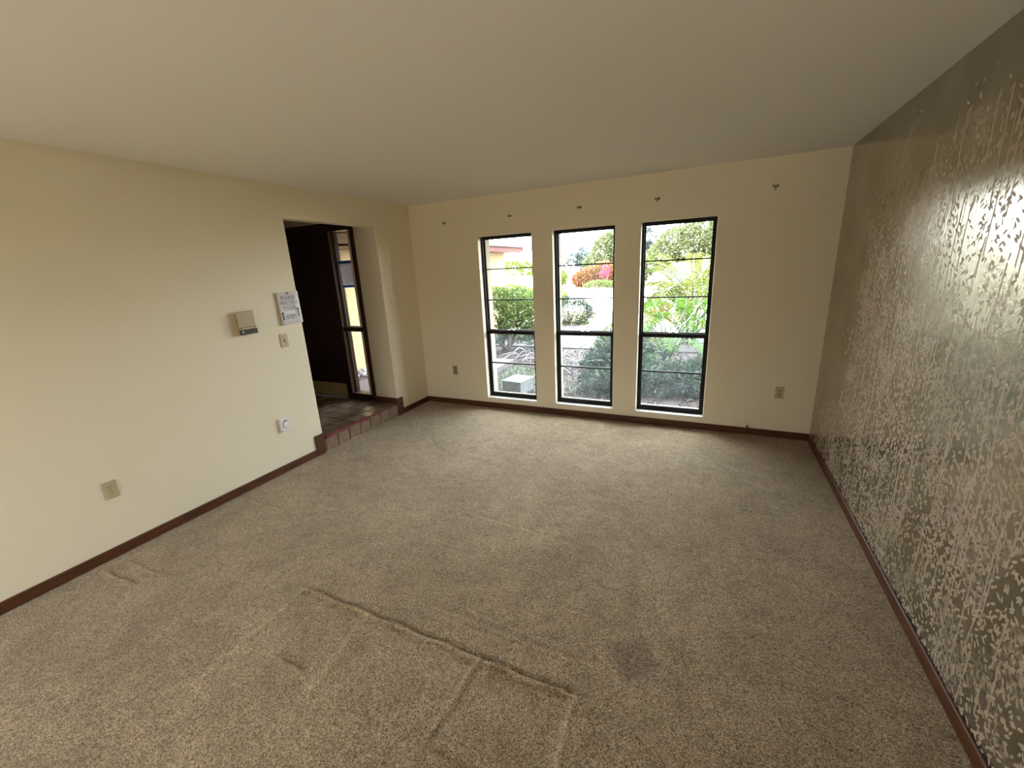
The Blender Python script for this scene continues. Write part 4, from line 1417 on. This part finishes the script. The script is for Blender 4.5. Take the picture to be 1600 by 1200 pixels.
bush('broadleaf_tree', (-5.4, 35, GZ), [(-5.2, 35, 2.6, 1.5, 1.3, 1.6), (-4.2, 35, 3.2, 1.4, 1.3, 1.5), (-6.3, 35, 1.5, 1.3, 1.1, 0.9)], 6500, 0.30, 0.15, L_tree, 'tall green tree at the upper right of the middle window', 'tree', 'trees across the street',
     [([(-5.0, 35, GZ), (-4.9, 35, 1.5), (-4.7, 35, 3.0)], [0.2, 0.16, 0.08])], seed=24)
bush('sparse_tree', (-9.0, 38, GZ), [(-9.6, 38, 1.9, 1.6, 1, 0.9), (-8.2, 38, 2.2, 1.1, 1, 0.9), (-8.9, 38, 2.9, 0.9, .8, .6)], 1100, 0.32, 0.14, L_blue, 'thin sparse tree against the white sky in the middle window', 'tree', 'trees across the street',
     [([(-8.8, 38, GZ), (-8.7, 38, 1.3), (-8.9, 38, 2.8)], [0.12, 0.09, 0.04])], seed=25, depth=0.8)
bush('oak_tree', (1.6, 33, GZ), [(1.0, 33, 2.9, 2.0, 1.8, 1.3), (2.8, 33, 3.4, 2.2, 1.8, 1.5), (4.6, 33, 3.2, 2.0, 1.8, 1.5), (-0.4, 33, 2.2, 1.2, 1.2, 0.9)], 12000, 0.26, 0.13, L_tree, 'wide rounded oak crown across the top of the third window', 'tree', 'trees across the street',
     [([(2.2, 33, GZ), (2.3, 33, 1.3), (2.6, 33, 3.0)], [0.28, 0.22, 0.1])], seed=26)
bush('conifer_tree', (-2.3, 38.2, GZ), [(-2.4, 38.2, 1.9, 0.9, .8, 1.6), (-2.3, 38.2, 3.6, 0.7, .6, 1.0)], 3200, 0.24, 0.08, L_blue, 'narrow blue green tree at the upper left of the third window', 'tree', 'trees across the street',
     [([(-2.4, 38.2, GZ), (-2.4, 38.2, 3.5)], [0.14, 0.05])], seed=27)
bush('lime_hedge', (-13, 29.5, GZ), [(-16, 30, 0.8, 2.4, 1, 1.0), (-12.5, 30, 1.0, 2.6, 1, 1.2), (-9.5, 30, 0.7, 1.8, 1, 0.9)], 6000, 0.26, 0.13, L_lime, 'yellow green hedge across the street in the first window', 'hedge', seed=28, floor=-0.1)


def house(name, x0, x1, y0, y1, zw, zr, wallm, roofm, label, group):
    e = empty(name, ((x0 + x1) / 2, y0, GZ), label, 'house', group)
    MB().box((x0, y0, GZ), (x1, y1, zw)).build('wall', wallm, e)
    ym = (y0 + y1) / 2
    MB().add([(x0 - .6, y0 - .6, zw), (x1 + .6, y0 - .6, zw), (x1 + .6, y1 + .6, zw), (x0 - .6, y1 + .6, zw), (x0 + 2, ym, zr), (x1 - 2, ym, zr),
              (x0 - .6, y0 - .6, zw - .2), (x1 + .6, y0 - .6, zw - .2), (x1 + .6, y1 + .6, zw - .2), (x0 - .6, y1 + .6, zw - .2)],
             [(0, 1, 5, 4), (1, 2, 5), (2, 3, 4, 5), (3, 0, 4), (0, 6, 7, 1), (1, 7, 8, 2), (2, 8, 9, 3), (3, 9, 6, 0), (9, 8, 7, 6)]).build('roof', roofm, e)
    n = max(2, int((x1 - x0) / 3))
    for i in range(n):
        xa = x0 + (i + .3) * (x1 - x0) / n
        f = MB().box((xa, y0 - .05, 0.6), (xa + 1.1, y0, 1.7), 0.01).build('window', m_sill, e)
        MB().box((xa + .08, y0 - .07, 0.68), (xa + 1.02, y0 - .055, 1.62)).build('pane', m_slot, f)
    MB().box((x0 + .2, y0 - .06, GZ), (x0 + 1.1, y0, 1.8), 0.01).build('door', m_fascia, e)
    return e


m_hw = M('house_white', (0.78, 0.76, 0.72), 0.9)
m_hr = M('house_roof_white', (0.72, 0.72, 0.72), 0.9)
house('neighbour_house', -9.5, 3.5, 41, 48, 1.9, 3.1, m_hw, m_hr, 'white roofed house across the street behind the trees', None)
house('neighbour_house', -27, -16, 44, 51, 1.9, 3.0, m_hw, M('roof_grey', (0.42, 0.44, 0.48), 0.9), 'pale house with grey roof far off in the first window', None)

# parked car
cr = empty('car', (-7.1, 18.5, GZ), 'white parked car on the street beyond the garage corner', 'car')
cr.rotation_euler = (0, 0, math.radians(8))
prof = [(-2.2, .35), (-2.25, .75), (-1.9, .95), (-1.35, 1.0), (-0.75, 1.42), (0.75, 1.45), (1.35, 1.05), (2.15, .92), (2.25, .6), (2.2, .3)]
V = [(x, s * .85 * (1 if z < 1.05 else .8), z) for s in (-1, 1) for x, z in prof]
nP = len(prof)
F = [tuple(range(nP))[::-1], tuple(range(nP, 2 * nP))] + [(i, (i + 1) % nP, nP + (i + 1) % nP, nP + i) for i in range(nP)]
cb_ = MB().add(V, F).build('body', M('car_paint', (0.75, 0.76, 0.78), 0.25, coat=0.6), cr, local=True)
bevel(cb_, 0.05, 3)
cm = M('car_glass', (0.03, 0.05, 0.07), 0.08)
for s in (-1, 1):
    MB().add([(-1.1, s * .80, 1.05), (-.72, s * .70, 1.36), (-.05, s * .70, 1.38), (-.05, s * .80, 1.05), (-1.1, s * .815, 1.05), (-.72, s * .715, 1.36), (-.05, s * .715, 1.38), (-.05, s * .815, 1.05)],
             [(0, 1, 2, 3), (4, 7, 6, 5), (0, 4, 5, 1), (1, 5, 6, 2), (2, 6, 7, 3), (3, 7, 4, 0)]).build('side_window', cm, cr, local=True)
    MB().add([(.02, s * .80, 1.05), (.02, s * .70, 1.38), (.70, s * .70, 1.38), (1.2, s * .80, 1.07), (.02, s * .815, 1.05), (.02, s * .715, 1.38), (.70, s * .715, 1.38), (1.2, s * .815, 1.07)],
             [(0, 1, 2, 3), (4, 7, 6, 5), (0, 4, 5, 1), (1, 5, 6, 2), (2, 6, 7, 3), (3, 7, 4, 0)]).build('side_window', cm, cr, local=True)
    for x in (-1.4, 1.4):
        MB().disc((x, s * .70, .33), 1, .33, s * .20, 20).build('wheel', m_slot, cr, local=True)
bush('broadleaf_tree', (9.5, 26, GZ), [(8.2, 26, 2.6, 2.0, 1.6, 1.5), (10.6, 26, 3.2, 2.2, 1.7, 1.8)], 6000, 0.28, 0.14, L_tree, 'spreading green tree across the street, further right than the oak', 'tree', 'trees across the street',
     [([(9.5, 26, GZ), (9.5, 26, 1.4), (9.8, 26, 3.0)], [0.22, 0.18, 0.08])], seed=61)
bush('hedge_shrub', (6.6, 5.2, GZ), [(6.2, 5.2, 0.4, 0.8, 0.6, 0.65), (7.3, 5.3, 0.5, 0.8, 0.6, 0.75)], 4000, 0.11, 0.05, L_hedge, 'rounded leafy shrub in the bed to the right of the philodendron', 'shrub', seed=62)
